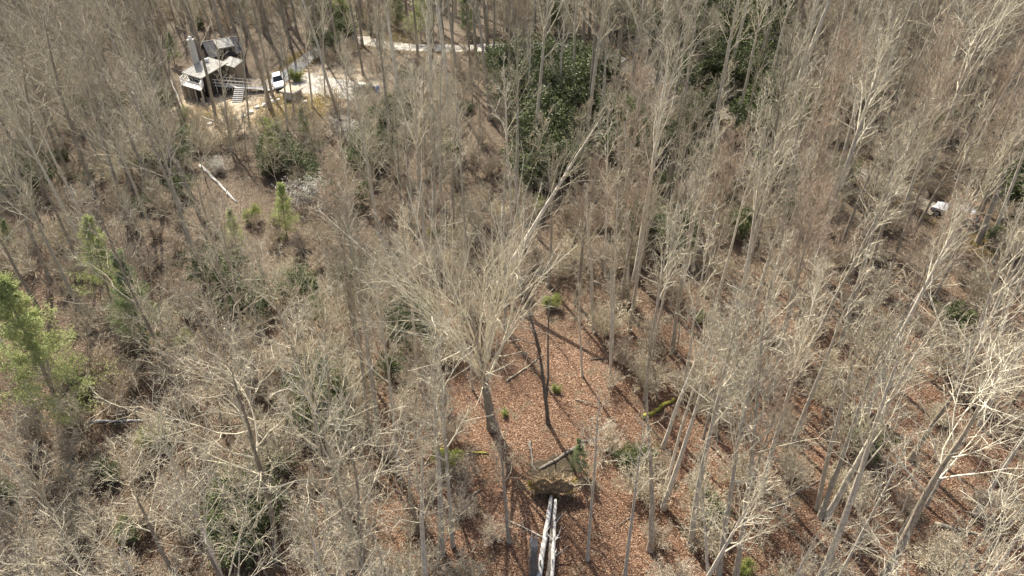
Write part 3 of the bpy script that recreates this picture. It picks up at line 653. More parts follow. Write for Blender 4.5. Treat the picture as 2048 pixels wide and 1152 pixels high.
L = .35+.6*rng.random(n); P = march(P0, D, L, 5, -.03, .28); m.tube(P, np.linspace(.026, .007, 5)[None]*(.7+rng.random((n, 1))), 3); m.build('roots', [bark('tan_root_bark', (.30, .22, .12), (.56, .45, .30), 3, .1)], E)
C = rng.normal(size=(500, 3))*[.25, .2, .2]; m = MB(); C2 = np.vstack([C+[-1.75, .1, .9], C+[1.75, .1, 1.1], C[:150]+[1.55, 0, .4]]); m.quads(C2, .1, 0, 1, 1); m.build('moss_patch', [leafmat('yellow_moss_tufts', [(.3, .24, .03), (.48, .38, .04), (.30, .30, .05)], .8, .3, .1)], E)
E.scale = (.85, .85, .9)
PLACED.append(dict(o=E, noun='stump', p=S0, label=E['label']))
# hollow of damp earth behind it
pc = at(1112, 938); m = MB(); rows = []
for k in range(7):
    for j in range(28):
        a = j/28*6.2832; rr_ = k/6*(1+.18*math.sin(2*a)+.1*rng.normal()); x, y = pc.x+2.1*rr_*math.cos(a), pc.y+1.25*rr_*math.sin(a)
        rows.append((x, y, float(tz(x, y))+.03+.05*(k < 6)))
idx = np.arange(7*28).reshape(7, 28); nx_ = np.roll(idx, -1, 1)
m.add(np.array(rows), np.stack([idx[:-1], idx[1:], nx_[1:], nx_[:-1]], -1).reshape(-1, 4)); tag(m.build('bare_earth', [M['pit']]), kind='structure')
def raised(px, py, h):     # point h metres above the ground whose projection is the pixel (its foot lies nearer)
    p = at(px, py)
    for _ in range(30):
        d = ray(px, py); t = (p.z+h-CAM_H)/d[2]; q = Vector((0, 0, CAM_H))+Vector(d)*t; p = Vector((q.x, q.y, float(tz(q.x, q.y))))
    return Vector((p.x, p.y, p.z+h))
log('fallen_log', 'white barkless log running down from the uprooted stump', raised(1103, 992, .6), raised(1075, 1175, .5), .15, .22, 'bark_white', seed=40, stubs=3, group='fallen logs on the forest floor', n=11)
log('fallen_log', 'thin grey log beside the white one at the uprooted stump', raised(1112, 1000, .7), raised(1103, 1175, .5), .11, .15, 'bark_white', seed=41, stubs=7, group='fallen logs on the forest floor', n=11)
log('fallen_log', 'dark cracked log between the white and thin grey ones', raised(1110, 1000, .3), raised(1094, 1175, .3), .15, .2, 'bark_dark', seed=42, stubs=2, group='fallen logs on the forest floor', n=11)
# splintered upright stump
sb = at(1068, 1150); e = thing('broken_snag', 'short upright snag with splintered grey top, left of white log', 'snag', sb); e.rotation_euler = (0, -.02, 0)
m = MB(); m.one([(0, 0, -.2), (.0, 0, .4), (-.05, 0, 1.6), (0, .05, 3.4)], [.5, .34, .29, .26], 12); m.build('trunk', [M['bark_dark']], e, smooth=True)
m = MB()
for j in range(16):
    a = j/16*6.283; h = .35+rnd.random()*.9; x, y = .19*math.cos(a), .19*math.sin(a)+.05
    m.one([(x, y, 3.0), (x*1.05, y*1.05, 3.4+h*.5), (x*.8, y*.8, 3.4+h)], [.09, .06, .01], 4)
m.one([(0, .05, 2.9), (0, .05, 3.5)], [.24, .2], 10); m.build('splintered_top', [M['timber']], e)
PLACED.append(dict(o=e, noun='snag', p=sb, label=e['label']))

# ------------------------------------------------------------------ cars
def wheel(parent, x, y, r_=.36, wd=.24):
    def disc(prof, mt, name, par):
        n = 28; V = []
        for (yy, rr) in prof:
            for j in range(n):
                a = j/n*6.28318; V.append((x+rr*math.cos(a), y+yy, r_+rr*math.sin(a)))
        k = len(prof); idx = np.arange(k*n).reshape(k, n); nx_ = np.roll(idx, -1, 1)
        mm = MB(); mm.add(np.array(V), np.stack([idx[:-1], nx_[:-1], nx_[1:], idx[1:]], -1).reshape(-1, 4)); return mm.build(name, [M[mt]], par, smooth=False)
    h = wd/2
    w_ = disc([(-h, r_*.62), (-h, r_*.94), (-h*.7, r_), (h*.7, r_), (h, r_*.94), (h, r_*.62), (-h, r_*.62)], 'tyre', 'wheel', parent)
    s = 1 if y > 0 else -1
    disc([(s*h*.6, .01), (s*h*.95, r_*.15), (s*h*.6, r_*.3), (s*h*.7, r_*.5), (s*h*.98, r_*.63)], 'rim', 'rim', w_)
def make_car(label, loc, rz, paint):
    e = thing('parked_car', label, 'car', loc, rz)
    # side profile (x forward, z up); lower body full width, cabin narrowing upward
    lower = [(-2.25, .45), (-2.3, .75), (-2.22, 1.02), (-1.2, 1.05), (.75, 1.03), (1.9, .92), (2.25, .78), (2.32, .5), (2.2, .32), (-2.15, .32)]
    m = MB()
    def loft(prof_l, wl, mm, mi=0):
        n = len(prof_l); V = []
        for s, wy in ((-1, 1), (1, 1)):
            for k, (x, z) in enumerate(prof_l): V.append((x, s*wl[k], z))
        c = len(V); V += [(0, -.7, .6), (0, .7, .6)]
        q = [[k, (k+1) % n, n+(k+1) % n, n+k] for k in range(n)]
        mm.add(np.array(V), np.array(q), mi)
        for s in (0, 1):
            cc = c+s
            qq = [[s*n+k, s*n+(k+1) % n, s*n+(k+1) % n, cc] for k in range(0)]
        # side faces as fan of quads about the profile's middle row
        for s in (0, 1):
            k = 0; top = list(range(1, n//2)); bot = list(range(n-1, n//2, -1))
            for a in range(n//2-1):
                i0, i1, j0, j1 = a, a+1, (n-1-a) % n, (n-2-a) % n
                mm.add(np.array([V[s*n+i0], V[s*n+i1], V[s*n+j1], V[s*n+j0]]), np.array([[0, 1, 2, 3]] if s else [[3, 2, 1, 0]]), mi)
    loft(lower, [.82, .9, .88, .88, .88, .84, .76, .8, .84, .86], m)
    # roof and pillars
    z0, z1 = 1.02, 1.66
    B = [(-2.15, .86), (.78, .86)]; T = [(-1.75, .66), (-.05, .66)]
    m.slab([(T[0][0], -.66, z1), (T[1][0], -.66, z1), (T[1][0], .66, z1), (T[0][0], .66, z1)], .06)
    for (xb, xt) in ((-2.15, -1.75), (-1.2, -1.1), (-.28, -.3), (.78, -.05)):
        for s in (-1, 1): m.one([(xb, s*.85, z0), (xt, s*.655, z1-.03)], [.05, .045], 5)
    m.build('body', [M[paint]], e)
    for s in (-1, 1):
        for (xa, xb, ya, yb) in ((-2.08, -1.24, -1.7, -1.12), (-1.16, -.3, -1.08, -.33), (-.22, .70, -.27, -.10)):
            g = MB(); q = [(xa, s*.84, z0+.02), (xb, s*.84, z0+.02), (yb, s*.655, z1-.07), (ya, s*.655, z1-.07)]
            if s > 0: q = q[::-1]
            g.add(np.array(q), np.array([[0, 1, 2, 3]])); g.build('side_window', [M['glass']], e)
    g = MB(); g.add(np.array([(.76, -.8, z0), (.76, .8, z0), (-.04, .62, z1-.06), (-.04, -.62, z1-.06)]), np.array([[0, 1, 2, 3]])); g.build('windscreen', [M['glass']], e)
    g = MB(); g.add(np.array([(-2.14, .8, z0), (-2.14, -.8, z0), (-1.76, -.62, z1-.06), (-1.76, .62, z1-.06)]), np.array([[0, 1, 2, 3]])); g.build('rear_window', [M['glass']], e)
    for s in (-1, 1):
        g = MB(); g.one([(-1.7, s*.6, z1+.02), (-1.6, s*.6, z1+.08), (-.2, s*.6, z1+.08), (-.1, s*.6, z1+.01)], [.025]*4, 6); g.build('roof_rail', [M['rim']], e)
        g = MB(); g.box(2.18, 2.30, s*.62-.16, s*.62+.16, .66, .80); g.build('headlight', [M['lamp_w']], e)
        g = MB(); g.box(-2.33, -2.2, s*.72-.1, s*.72+.1, .72, .98); g.build('tail_light', [M['lamp_r']], e)
        g = MB(); g.box(.35, .6, s*.98-.09, s*.98+.09, 1.0, 1.14); g.build('wing_mirror', [M[paint]], e)
        for x in (-1.42, 1.42): wheel(e, x, s*.80)
        g = MB(); g.box(-2.1, 2.1, s*.87-.02, s*.87+.02, .30, .42); g.build('sill_trim', [M['plastic']], e)
    g = MB(); g.box(2.22, 2.36, -.75, .75, .34, .56); g.build('front_bumper', [M['plastic']], e)
    g = MB(); g.box(-2.38, -2.24, -.75, .75, .36, .6); g.build('rear_bumper', [M['plastic']], e)
    PLACED.append(dict(o=e, noun='car', p=Vector(loc), label=label)); return e
def on_slope(e, p, head):          # set a vehicle on the ground, following the slope
    h = Vector((head[0], head[1], 0)).normalized(); s = Vector((-h.y, h.x, 0))
    g = lambda v: float(tz(v.x, v.y))
    X_ = (Vector((h.x, h.y, (g(p+h)-g(p-h))/2))).normalized(); Y_ = Vector((s.x, s.y, (g(p+s)-g(p-s))/2)); Z_ = X_.cross(Y_).normalized(); Y_ = Z_.cross(X_)
    e.rotation_euler = Matrix((X_, Y_, Z_)).transposed().to_euler(); e.location = (p.x, p.y, g(p)+.07)
pc_ = at(1905, 438); a_, b__ = at(1950, 452), at(1830, 400)
c1 = make_car('silver estate car with roof rails parked on the woodland road, far right', pc_, 0, 'silver'); on_slope(c1, pc_, (b__-a_))
pc_ = at(560, 172); c2 = make_car('white car parked beside the cabin driveway', pc_, 0, 'white_paint'); on_slope(c2, pc_, (.35, -.94, 0))

# ------------------------------------------------------------------ the cabin
O = at(377, 184); ax, cx = Vector((.82, -.57, 0)), Vector((.57, .82, 0))
def HP(u, v, z): return O + ax*u + cx*v + Vector((0, 0, z))
H_ = thing('cabin', 'brown cabin with tan and charcoal roofs and tall pale chimney, top left', 'cabin', O)
def hb(mb, name, mt, par=H_):
    for k in range(len(mb.V)): mb.V[k] = np.asarray(mb.V[k]) - np.array(O)
    return mb.build(name, [M[mt]], par)
def wallq(mb, p, q, zb, t=.15):      # upright wall between two top points down to height zb
    p, q = Vector(p), Vector(q); n = Vector((-(q-p).y, (q-p).x, 0)).normalized()*t
    V = [Vector((p.x, p.y, zb)), Vector((q.x, q.y, zb)), q, p]; V = V + [x+n for x in V]
    mb.add(np.array([[*x] for x in V]), np.array([[0, 1, 2, 3], [7, 6, 5, 4], [0, 4, 5, 1], [1, 5, 6, 2], [2, 6, 7, 3], [3, 7, 4, 0]]))
EV, RD = 3.2, 4.35
m = MB(); zb = O.z-2.5
for p, q in ((HP(.35, .5, EV), HP(4.7, .5, EV)), (HP(4.7, .5, EV), HP(4.7, 4.7, RD-.1)), (HP(4.7, 4.7, RD-.1), HP(.35, 4.7, RD-.1)), (HP(.35, 4.7, RD-.1), HP(.35, .5, EV))): wallq(m, p, q, zb)
hb(m, 'wall', 'siding_dark')
m = MB(); m.slab([HP(-.1, -.2, EV+.12), HP(5.2, -.2, EV+.12), HP(5.2, 5.1, RD+.12), HP(-.1, 5.1, RD+.12)], .14); rf = hb(m, 'roof', 'roof_tan')
m = MB(); m.box(-.12, 5.22, -.26, -.2, 0, .18); m2 = MB()
p, q = HP(-.1, -.24, EV+.1), HP(5.2, -.24, EV+.1); wallq(m2, p, q, p.z-.16, .05); hb(m2, 'gutter', 'timber', rf)
m = MB(); c_ = HP(1.2, 3.9, RD+.1); m.box(c_.x-.25, c_.x+.25, c_.y-.2, c_.y+.2, c_.z-.2, c_.z+.28); hb(m, 'roof_vent', 'trim', rf)
for (u, wd_) in ((.8, .9), (2.2, 1.2), (3.6, .8)):
    m = MB(); wallq(m, HP(u, .30, 2.6), HP(u+wd_, .30, 2.6), HP(u, .3, .9).z, .04); fr = hb(m, 'window', 'trim')
    m = MB(); wallq(m, HP(u+.08, .27, 2.52), HP(u+wd_-.08, .27, 2.52), HP(u, .3, .98).z, .02); hb(m, 'pane', 'glass', fr)
# chimney
cb = HP(-.45, 3.0, 0); ctop = at_y(384, 76, cb.y).z; m = MB()
m.box(cb.x-.42, cb.x+.42, cb.y-.38, cb.y+.38, zb, ctop-.35); ch = hb(m, 'chimney', 'stone')
m = MB(); m.box(cb.x-.52, cb.x+.52, cb.y-.48, cb.y+.48, ctop-.35, ctop-.2); hb(m, 'chimney_cap', 'stone', ch)
m = MB(); m.box(cb.x-.2, cb.x+.2, cb.y-.2, cb.y+.2, ctop-.2, ctop+.25); hb(m, 'flue', 'trim', ch)
# rear wing with steep dark roof
R0 = at_y(404, 84, O.y+7.0); wa, wc = Vector((.82, .57, 0)), Vector((.57, -.82, 0)); R1 = R0+wa*5.9
E0, E1 = R0+wc*3.0-Vector((0, 0, 1.9)), R1+wc*3.0-Vector((0, 0, 1.9)); F0, F1 = R0-wc*3.0-Vector((0, 0, 1.9)), R1-wc*3.0-Vector((0, 0, 1.9))
m = MB(); m.slab([E0, E1, R1, R0], .16); m.slab([R0+Vector((0, 0, .004)), R1+Vector((0, 0, .004)), F1, F0], .16); rr_ = hb(m, 'rear_roof', 'roof_dark')
m = MB(); wallq(m, R0+Vector((0, 0, .06)), R1+Vector((0, 0, .06)), R0.z-.08, .12); hb(m, 'ridge_cap', 'timber', rr_)
m = MB(); ins = .35
e0, e1, f0, f1 = E0-wc*ins+wa*ins, E1-wc*ins-wa*ins, F0+wc*ins+wa*ins, F1+wc*ins-wa*ins
for v in (e0, e1, f0, f1): v.z -= 0.05
for p, q in ((e0, e1), (e1, f1), (f1, f0), (f0, e0)): wallq(m, p, q, zb)
for a_, b2, r_ in ((e0, f0, R0+wa*ins), (f1, e1, R1-wa*ins)):
    r_ = r_-Vector((0, 0, .15)); m.add(np.array([[*a_], [*b2], [*r_], [*(a_.lerp(b2, .5))]]), np.array([[0, 3, 1, 2]]))
hb(m, 'rear_wall', 'siding_dark')
sl = Vector((0, 0, -1.9/3.0)); up_ = Vector((0, 0, .30))
D0, D1 = R0+wa*1.7+wc*.45+sl*.45+up_+Vector((0, 0, .1)), R0+wa*4.4+wc*.45+sl*.45+up_+Vector((0, 0, .1)); D2, D3 = R0+wa*4.4+wc*2.9+sl*2.0+up_*2, R0+wa*1.7+wc*2.9+sl*2.0+up_*2
m = MB(); m.slab([D3, D2, D1, D0], .1); dm = hb(m, 'dormer_roof', 'roof_tan')
m = MB(); wallq(m, D3-wc*.2-Vector((0, 0, .1)), D2-wc*.2-Vector((0, 0, .1)), D3.z-1.3, .1); wallq(m, D0-Vector((0, 0, .1)), D3-wc*.2-Vector((0, 0, .1)), D3.z-1.2, .1); wallq(m, D2-wc*.2-Vector((0, 0, .1)), D1-Vector((0, 0, .1)), D3.z-1.2, .1); hb(m, 'dormer_wall', 'siding', dm)
m = MB(); wallq(m, D3+wc*.03+wa*.5-Vector((0, 0, .3)), D2+wc*.03-wa*.5-Vector((0, 0, .3)), D3.z-1.0, .04); hb(m, 'window', 'glass')
# a tan lean-to between the two roofs
m = MB(); m.slab([HP(3.0, 5.15, 3.9), HP(6.6, 5.15, 3.9), HP(6.6, 7.2, 4.6), HP(3.0, 7.2, 4.6)], .12); hb(m, 'link_roof', 'roof_tan')
m = MB(); 
for p, q in ((HP(3.2, 5.3, 3.8), HP(6.4, 5.3, 3.8)), (HP(6.4, 5.3, 3.8), HP(6.4, 7.1, 4.4))): wallq(m, p, q, zb)
hb(m, 'link_wall', 'siding')
# deck on posts with a pale rail
def at_z(px, py, z):
    d = ray(px, py); t = (z-CAM_H)/d[2]; return Vector((d[0]*t, d[1]*t, z))
dz = at(368, 192).z+2.1
K4 = [at_z(362, 169, dz), at_z(402, 181, dz), at_z(409, 166, dz), at_z(377, 152, dz)]
m = MB(); m.slab(K4, .16); dk_ = hb(m, 'deck', 'deck')
m = MB()
for i in range(4):
    p, q = K4[i], K4[(i+1) % 4]
    if i == 2: continue
    n_ = max(2, int((q-p).length/.9))
    for j in range(n_+1):
        x = p.lerp(q, j/n_); m.one([x, x+Vector((0, 0, 1.0))], [.05, .05], 4)
    for h in (.35, .65, 1.0): m.one([p+Vector((0, 0, h)), q+Vector((0, 0, h))], [.045 if h < 1 else .07]*2, 4)
hb(m, 'railing', 'trim', dk_)
for f_ in (0, .33, .66, 1):
    p = K4[0].lerp(K4[1], f_); m = MB(); m.box(p.x-.09, p.x+.09, p.y-.0, p.y+.18, zb, dz-.16); hb(m, 'post', 'timber', dk_)
m = MB(); wallq(m, K4[0].lerp(K4[1], .03)+Vector((0, .25, -.17)), K4[0].lerp(K4[1], .5)+Vector((0, .25, -.17)), zb, .1); hb(m, 'lower_wall', 'siding')
m = MB(); wallq(m, K4[0].lerp(K4[1], .5)+Vector((0, .9, -.17)), K4[1]+Vector((0, .9, -.17)), zb, .1); hb(m, 'lower_wall', 'siding_dark')
# footbridge to the parking area, and a flight of steps
fa, fb = at(425, 185), at(548, 181); za = fa.z+1.5; zc = fb.z+.25
FB = thing('footbridge', 'pale timber footbridge with rails between cabin and white car', 'footbridge', fa)
pa, pb = Vector((fa.x, fa.y, za))-fa, Vector((fb.x, fb.y, zc))-fa; sd_ = Vector((-(pb-pa).y, (pb-pa).x, 0)).normalized()*.75
m = MB(); m.slab([pa-sd_, pb-sd_, pb+sd_, pa+sd_], .12); m.build('walkway', [M['timber']], FB)
for s in (-1, 1):
    m = MB()
    for h in (.5, 1.0): m.one([pa+sd_*s+Vector((0, 0, h)), pb+sd_*s+Vector((0, 0, h))], [.07, .07], 4)
    for j in range(9):
        x = pa.lerp(pb, j/8)+sd_*s; m.one([x-Vector((0, 0, 1.2)), x+Vector((0, 0, 1))], [.06, .06], 4)
    m.build('railing', [M['deck']], FB)
sa = at(474, 205); ST = thing('stairs', 'grey outdoor steps below the footbridge', 'stairs', sa)
for j in range(8):
    m = MB(); m.box(-.8, .8, j*.33, j*.33+.36, j*.2-.15, j*.2+.16); m.build('step', [M['timber']], ST)
# small low shed roof by the car
sc_ = at(586, 196); SH = thing('small_shed', 'small low shed with leaf-strewn tan roof and white edge', 'shed', sc_, -.35)
m = MB(); m.box(-1.15, 1.15, -.9, .9, -.3, 1.25); m.build('wall', [M['siding']], SH)
m = MB(); m.slab([(-1.4, -1.15, 1.35), (1.4, -1.15, 1.35), (1.4, 1.15, 1.6), (-1.4, 1.15, 1.6)], .09); m.build('roof', [plain('leaf_strewn_roofing', (.42, .34, .24), .85, .4, 4)], SH)
m = MB(); m.box(-1.43, 1.43, -1.2, -1.153, 1.2, 1.4); m.box(1.403, 1.45, -1.15, 1.15, 1.3, 1.56); m.build('fascia', [M['trim']], SH)
m = MB(); m.box(-.45, .45, -.95, -.903, -.1, 1.1); m.build('door', [M['timber']], SH)
# blue barrel and dark brushwood heap on the parking area
bb = at(756, 184); m = MB(); m.one([(0, 0, 0), (0, 0, .12), (0, 0, .45), (0, 0, .78), (0, 0, .9)], [.28, .31, .33, .31, .28], 16); BR = thing('barrel', 'bright blue plastic barrel beyond the parking area', 'barrel', bb)
m.build('drum', [M['blue']], BR, smooth=False); m = MB(); m.one([(0, 0, .9), (0, 0, .96)], [.24, .22], 16); m.build('lid', [M['plastic']], BR)
hp = at(728, 182); m = MB(); rng = np.random.default_rng(5); n = 260
a = rng.random(n)*6.28; P0 = np.stack([rng.normal(size=n)*.9, rng.normal(size=n)*.5, .1+.5*rng.random(n)], -1); D = norm(np.stack([np.cos(a), np.sin(a), rng.normal(size=n)*.25], -1))
m.tube(march(P0, D, .6+.9*rng.random(n), 4, -.02, .1), np.linspace(.04, .015, 4)[None]*np.ones((n, 1)), 4); HPO = m.build('brushwood', [M['bark_dark']], None, hp); tag(HPO, 'heap of dark cut brushwood on the parking area', 'brushwood', kind='stuff')
# boards on a dark heap, upper right
for i, (p, q) in enumerate([((1622, 130), (1640, 108)), ((1628, 134), (1650, 112)), ((1634, 128), (1655, 122)), ((1618, 122), (1634, 104))]):
    a_, b2 = at(*p), at(*q); m = MB(); m.box(-.09, .09, 0, (b2-a_).length, 0, .05)
    o = m.build('board', [M['timber']], None, a_+Vector((0, 0, .1+.06*i)))
    o.rotation_euler = (math.asin(max(-1, min(1, (b2.z-a_.z)/(b2-a_).length))), 0, -math.atan2((b2-a_).x, (b2-a_).y))
    tag(o, ['leftmost in the lower pair of grey boards on the upper right slope', 'grey board crossing the upper right slope, longest of four', 'grey board lying flattest of four, upper right slope', 'highest of four grey boards on the upper right slope'][i], 'board', 'grey boards dumped on the slope')
# boulders round the yard
for i, (px, py, r_) in enumerate([(545, 205, .45), (530, 212, .5), (515, 216, .4), (500, 226, .55), (487, 233, .4), (540, 196, .35), (470, 240, .4), (352, 205, .4), (420, 250, .45), (610, 205, .4), (557, 200, .3), (445, 246, .35)]):
    bm = bmesh.new(); bmesh.ops.create_icosphere(bm, subdivisions=3, radius=r_)
    for v in bm.verts:
        d = v.co.normalized(); v.co *= 1+.22*math.sin(d.x*4+i)*math.cos(d.y*5+i*2)+.08*math.sin(d.z*9+i); v.co.z *= .65
    me = bpy.data.meshes.new('boulder'); bm.to_mesh(me); bm.free(); me.materials.append(M['stone']); p = at(px, py)
    o = part('boulder', me, None, p+Vector((0, 0, r_*.2))); tag(o, None, 'boulder', 'pale boulders edging the cabin yard'); PLACED.append(dict(o=o, noun='pale boulder', p=p, label=None))

# ------------------------------------------------------------------ the rest of the wood
CLEAR = [(815, 0, 875, 60, .8), (900, 0, 970, 70, .8), (535, 370, 600, 455, .8), (515, 250, 580, 330, .7), (665, 0, 705, 60, .5), (0, 560, 95, 770, .9), (1000, 120, 1190, 330, .6), (1410, 20, 1520, 200, .6), (180, 440, 230, 600, .7), (345, 62, 615, 205, 1.), (640, 140, 715, 190, .9), (700, 62, 900, 106, .85), (960, 78, 1260, 135, 1.), (1880, 400, 1958, 447, .8), (1050, 900, 1180, 1152, 1.),
         (1000, 590, 1180, 900, 1.), (1180, 700, 1250, 860, .6), (930, 860, 1050, 1060, .8), (390, 322, 485, 412, 1.), (560, 120, 640, 160, .9), (840, 600, 900, 720, .3), (930, 640, 1000, 850, .95), (780, 390, 1090, 640, .9)]
CLEAR_LOW = [w_ for w_ in CLEAR if not (w_[1] >= 390 and 780 <= w_[0] < 1200 and w_[0] != 1050)]
def blocked(x0, y0, x1, y1, wins=None):
    for (a, b_, c, d, p) in (wins or CLEAR):
        ox = max(0, min(x1, c)-max(x0, a)); oy = max(0, min(y1, d)-max(y0, b_))
        if ox*oy > .12*min((c-a)*(d-b_), (x1-x0)*(y1-y0)) and rnd.random() < p: return True
    return False
def off_road(x, y, wd=1.9):
    for pts in (road_pts, drive_pts, lot_pts):
        if np.min(np.hypot(pts[:, 0]-x, pts[:, 1]-y)) < wd + (1.5 if pts is lot_pts else 0): return False
    return not (abs(x-(O.x+4)) < 7 and abs(y-(O.y+4)) < 7)
CLR = [at(*p) for p in ((985, 600), (1110, 590), (1190, 660), (1225, 800), (1190, 900), (1110, 1000), (960, 1040), (900, 900), (930, 700))]
def in_clearing(x, y):
    c = False; n = len(CLR)
    for i in range(n):
        a, b_ = CLR[i], CLR[(i+1) % n]
        if (a.y > y) != (b_.y > y) and x < (b_.x-a.x)*(y-a.y)/(b_.y-a.y)+a.x: c = not c
    return c
def scatter(n_try, dmin, spots, ymax=172, ymin=8):
    out = []
    cell = {}
    for q in spots: cell.setdefault((int(q[0]//6), int(q[1]//6)), []).append(q)
    for _ in range(n_try):
        y = rnd.uniform(ymin, ymax); x = rnd.uniform(-1, 1)*(y*.80+26)
        if in_clearing(x, y) or not off_road(x, y): continue
        ci, cj = int(x//6), int(y//6); ok = True; dm = dmin(x, y)
        for i in (-1, 0, 1):
            for j in (-1, 0, 1):
                for q in cell.get((ci+i, cj+j), ()):
                    if (q[0]-x)**2+(q[1]-y)**2 < dm*dm: ok = False; break
                if not ok: break
            if not ok: break
        if ok: cell.setdefault((ci, cj), []).append((x, y)); out.append((x, y))
    return out
cands = []
for (x, y) in scatter(14000, lambda x, y: 3.15 + (.75 if x < -10 else 0), bare_spots):
    z = float(tz(x, y)); u = rnd.random(); side = x/(y+20)
    if side > .12: key = rnd.choice(['slim0', 'slim1', 'slim2', 'poplar2', 'poplar3', 'slim0', 'slim2', 'grey0', 'slim0', 'slim2', 'slim1', 'oak3', 'maple0', 'maple1'])
    elif side > -.15: key = rnd.choice(['poplar0', 'poplar2', 'grey0', 'grey1', 'slim0', 'slim1', 'grey2', 'slim2', 'oak0', 'maple0'])
    else: key = rnd.choice(['oak0', 'oak1', 'oak2', 'grey1', 'grey2', 'oak1', 'oak0', 'slim1', 'grey0', 'oak3', 'maple1', 'slim2', 'slim0', 'slim2', 'poplar2'])
    sc = rnd.uniform(.75, 1.1)*(1+.22*min(1, max(0, (y-60)/70)))*(.85 if y < 42 else 1); H = VAR[key][2]*sc; rad = VAR[key][3]*sc
    ln = (rnd.gauss(.03 if side > .1 else (-.05 if side < -.2 else 0), .045), rnd.gauss(0, .045))
    tx, ty, td = proj((x+ln[0]*H*.8, y, z+H*.8)); bx, by, bd = proj((x, y, z)); rp = rad*FPX/td
    if blocked(tx-rp, ty-rp*1.2, tx+rp, ty+rp*1.3): continue
    if blocked(min(bx, tx)-8, ty, max(bx, tx)+8, by) and rnd.random() < .45: continue
    if (rp > 20 and tx+rp < 0 or tx-rp > 2048) and (bx < -20 or bx > 2068): vis = 0
    elif ty-rp > 1152 or by < -30: vis = 0
    else: vis = H*FPX/((td+bd)/2)
    cands.append((vis, x, y, z, key, sc, ln))
cands.sort(key=lambda c: -c[0])
n_named = 296 - sum(1 for p in PLACED if p['noun'] in ('bare tree', 'fan tree'))
near, far = [c for c in cands if c[0] > 0][:n_named], [c for c in cands if c[0] > 0][n_named:]
unseen = [c for c in cands if c[0] == 0 and -70 < c[1] < 60 and c[2] > 25]
for vis, x, y, z, key, sc, ln in near:
    form = {'p': 'tall bare tree', 'g': 'grey bare tree', 'o': 'spreading bare tree', 'm': 'reddish bare tree', 's': 'slender bare tree'}[key[0]]
    put_tree(key, (x, y, z), sc, rnd.uniform(.8, 1.3)*(1+.35*min(1, max(0, (y-60)/70))), lean=ln, noun=form)
    bare_spots.append((x, y))
def merge_far(name, items, parts_keys):
    Vs, Qs, ms, off = [], [], [], 0; mats = [M['bark_grey'], M['twig_grey'], M['bud'], M['bark_pale'], M['twig_brown'], M['fine_twig'], M['twig_pale'], M['bud_brown']]
    cache = {}
    for k in parts_keys:
        for pi in (0, 1):
            me = VAR[k][pi]; v = np.empty(len(me.vertices)*3, np.float32); me.vertices.foreach_get('co', v)
            q = np.empty(len(me.loops), np.int32); me.loops.foreach_get('vertex_index', q); mi = np.empty(len(me.polygons), np.int32); me.polygons.foreach_get('material_index', mi)
            lut = np.array([mats.index(s) if s in mats else 2 for s in me.materials]); cache[k, pi] = (v.reshape(-1, 3), q.reshape(-1, 4), lut[mi])
    for (vis, x, y, z, key, sc, ln) in items:
        k = {'p': parts_keys[2], 's': parts_keys[0], 'g': parts_keys[0], 'o': parts_keys[1], 'm': parts_keys[1]}[key[0]]
        a = rnd.uniform(0, 6.28); R = np.array(Euler((ln[1], ln[0], 0)).to_matrix() @ Euler((0, 0, a)).to_matrix())*sc
        for pi in (0, 1):
            v, q, mi = cache[k, pi]; Vs.append(v @ R.T + [x, y, z]); Qs.append(q+off); ms.append(mi); off += len(v)
    o = part(name, mesh_from(name, np.vstack(Vs), np.vstack(Qs), mats, np.concatenate(ms)))
    return tag(o, kind='stuff')
if far: tag(merge_far('distant_woods', far, ['lowA', 'lowB', 'lowC']), 'thick bare woods filling the far slope beyond the road', 'woods')
if unseen:     # trees standing up-sun of the frame, their shadows fall into it
    tag(merge_far('woods_beyond', unseen[:140], ['lowA', 'lowB', 'lowC']), 'bare woods continuing past the edge of the picture', 'woods')
print('CANOPY near', len(near), 'far', len(far), 'unseen', len(unseen))

# young trees, twiggy bushes
sp2 = list(bare_spots); yc = []
for (x, y) in scatter(9000, lambda x, y: 3.3 if x/(y+20) < .1 else 3.9, [], ymax=150):
    z = float(tz(x, y)); side = x/(y+20); key = rnd.choice(['young0', 'young3', 'young2', 'young1']) if side < .1 else rnd.choice(['young1', 'young2', 'young3', 'slim1'])
    sc = rnd.uniform(.6, 1.1); H = VAR[key][2]*sc; rp_ = VAR[key][3]*sc
    if side > .04 and y < 75 and rnd.random() < .3: continue
    if y < 75 and rnd.random() < .2: continue
    tx, ty, td = proj((x, y, z+H*.6)); rp = rp_*FPX/td
    if tx+rp < 0 or tx-rp > 2048 or ty-rp > 1152 or ty+rp < 0 or blocked(tx-rp, ty-rp*1.3, tx+rp, ty+rp*1.3): continue
    yc.append((rp, x, y, z, key, sc))
yc.sort(key=lambda c: -c[0]); print('YOUNG', len(yc))
for rp, x, y, z, key, sc in yc[:295]:
    put_tree(key, (x, y, z), sc, 1., lean=(rnd.gauss(0, .1), rnd.gauss(0, .1)), name='young_tree', noun='young bare tree', group='young bare trees of the understory', cat='sapling')
bc = []
for (x, y) in scatter(12000, lambda x, y: 2.7 if x < 10 else 3.3, [], ymax=165):
    if x/(y+20) > .04 and y < 70 and rnd.random() < .2: continue
    z = float(tz(x, y)); tx, ty, td = proj((x, y, z+1)); rp = 1.5*FPX/td
    if tx+rp < 0 or tx-rp > 2048 or ty-rp > 1152 or ty+rp < 0 or blocked(tx-rp, ty-rp, tx+rp, ty+rp, CLEAR_LOW): continue
    bc.append((rp*rnd.uniform(.6, 1.4), x, y, z))
bc.sort(key=lambda c: -c[0]); print('BUSH', len(bc))
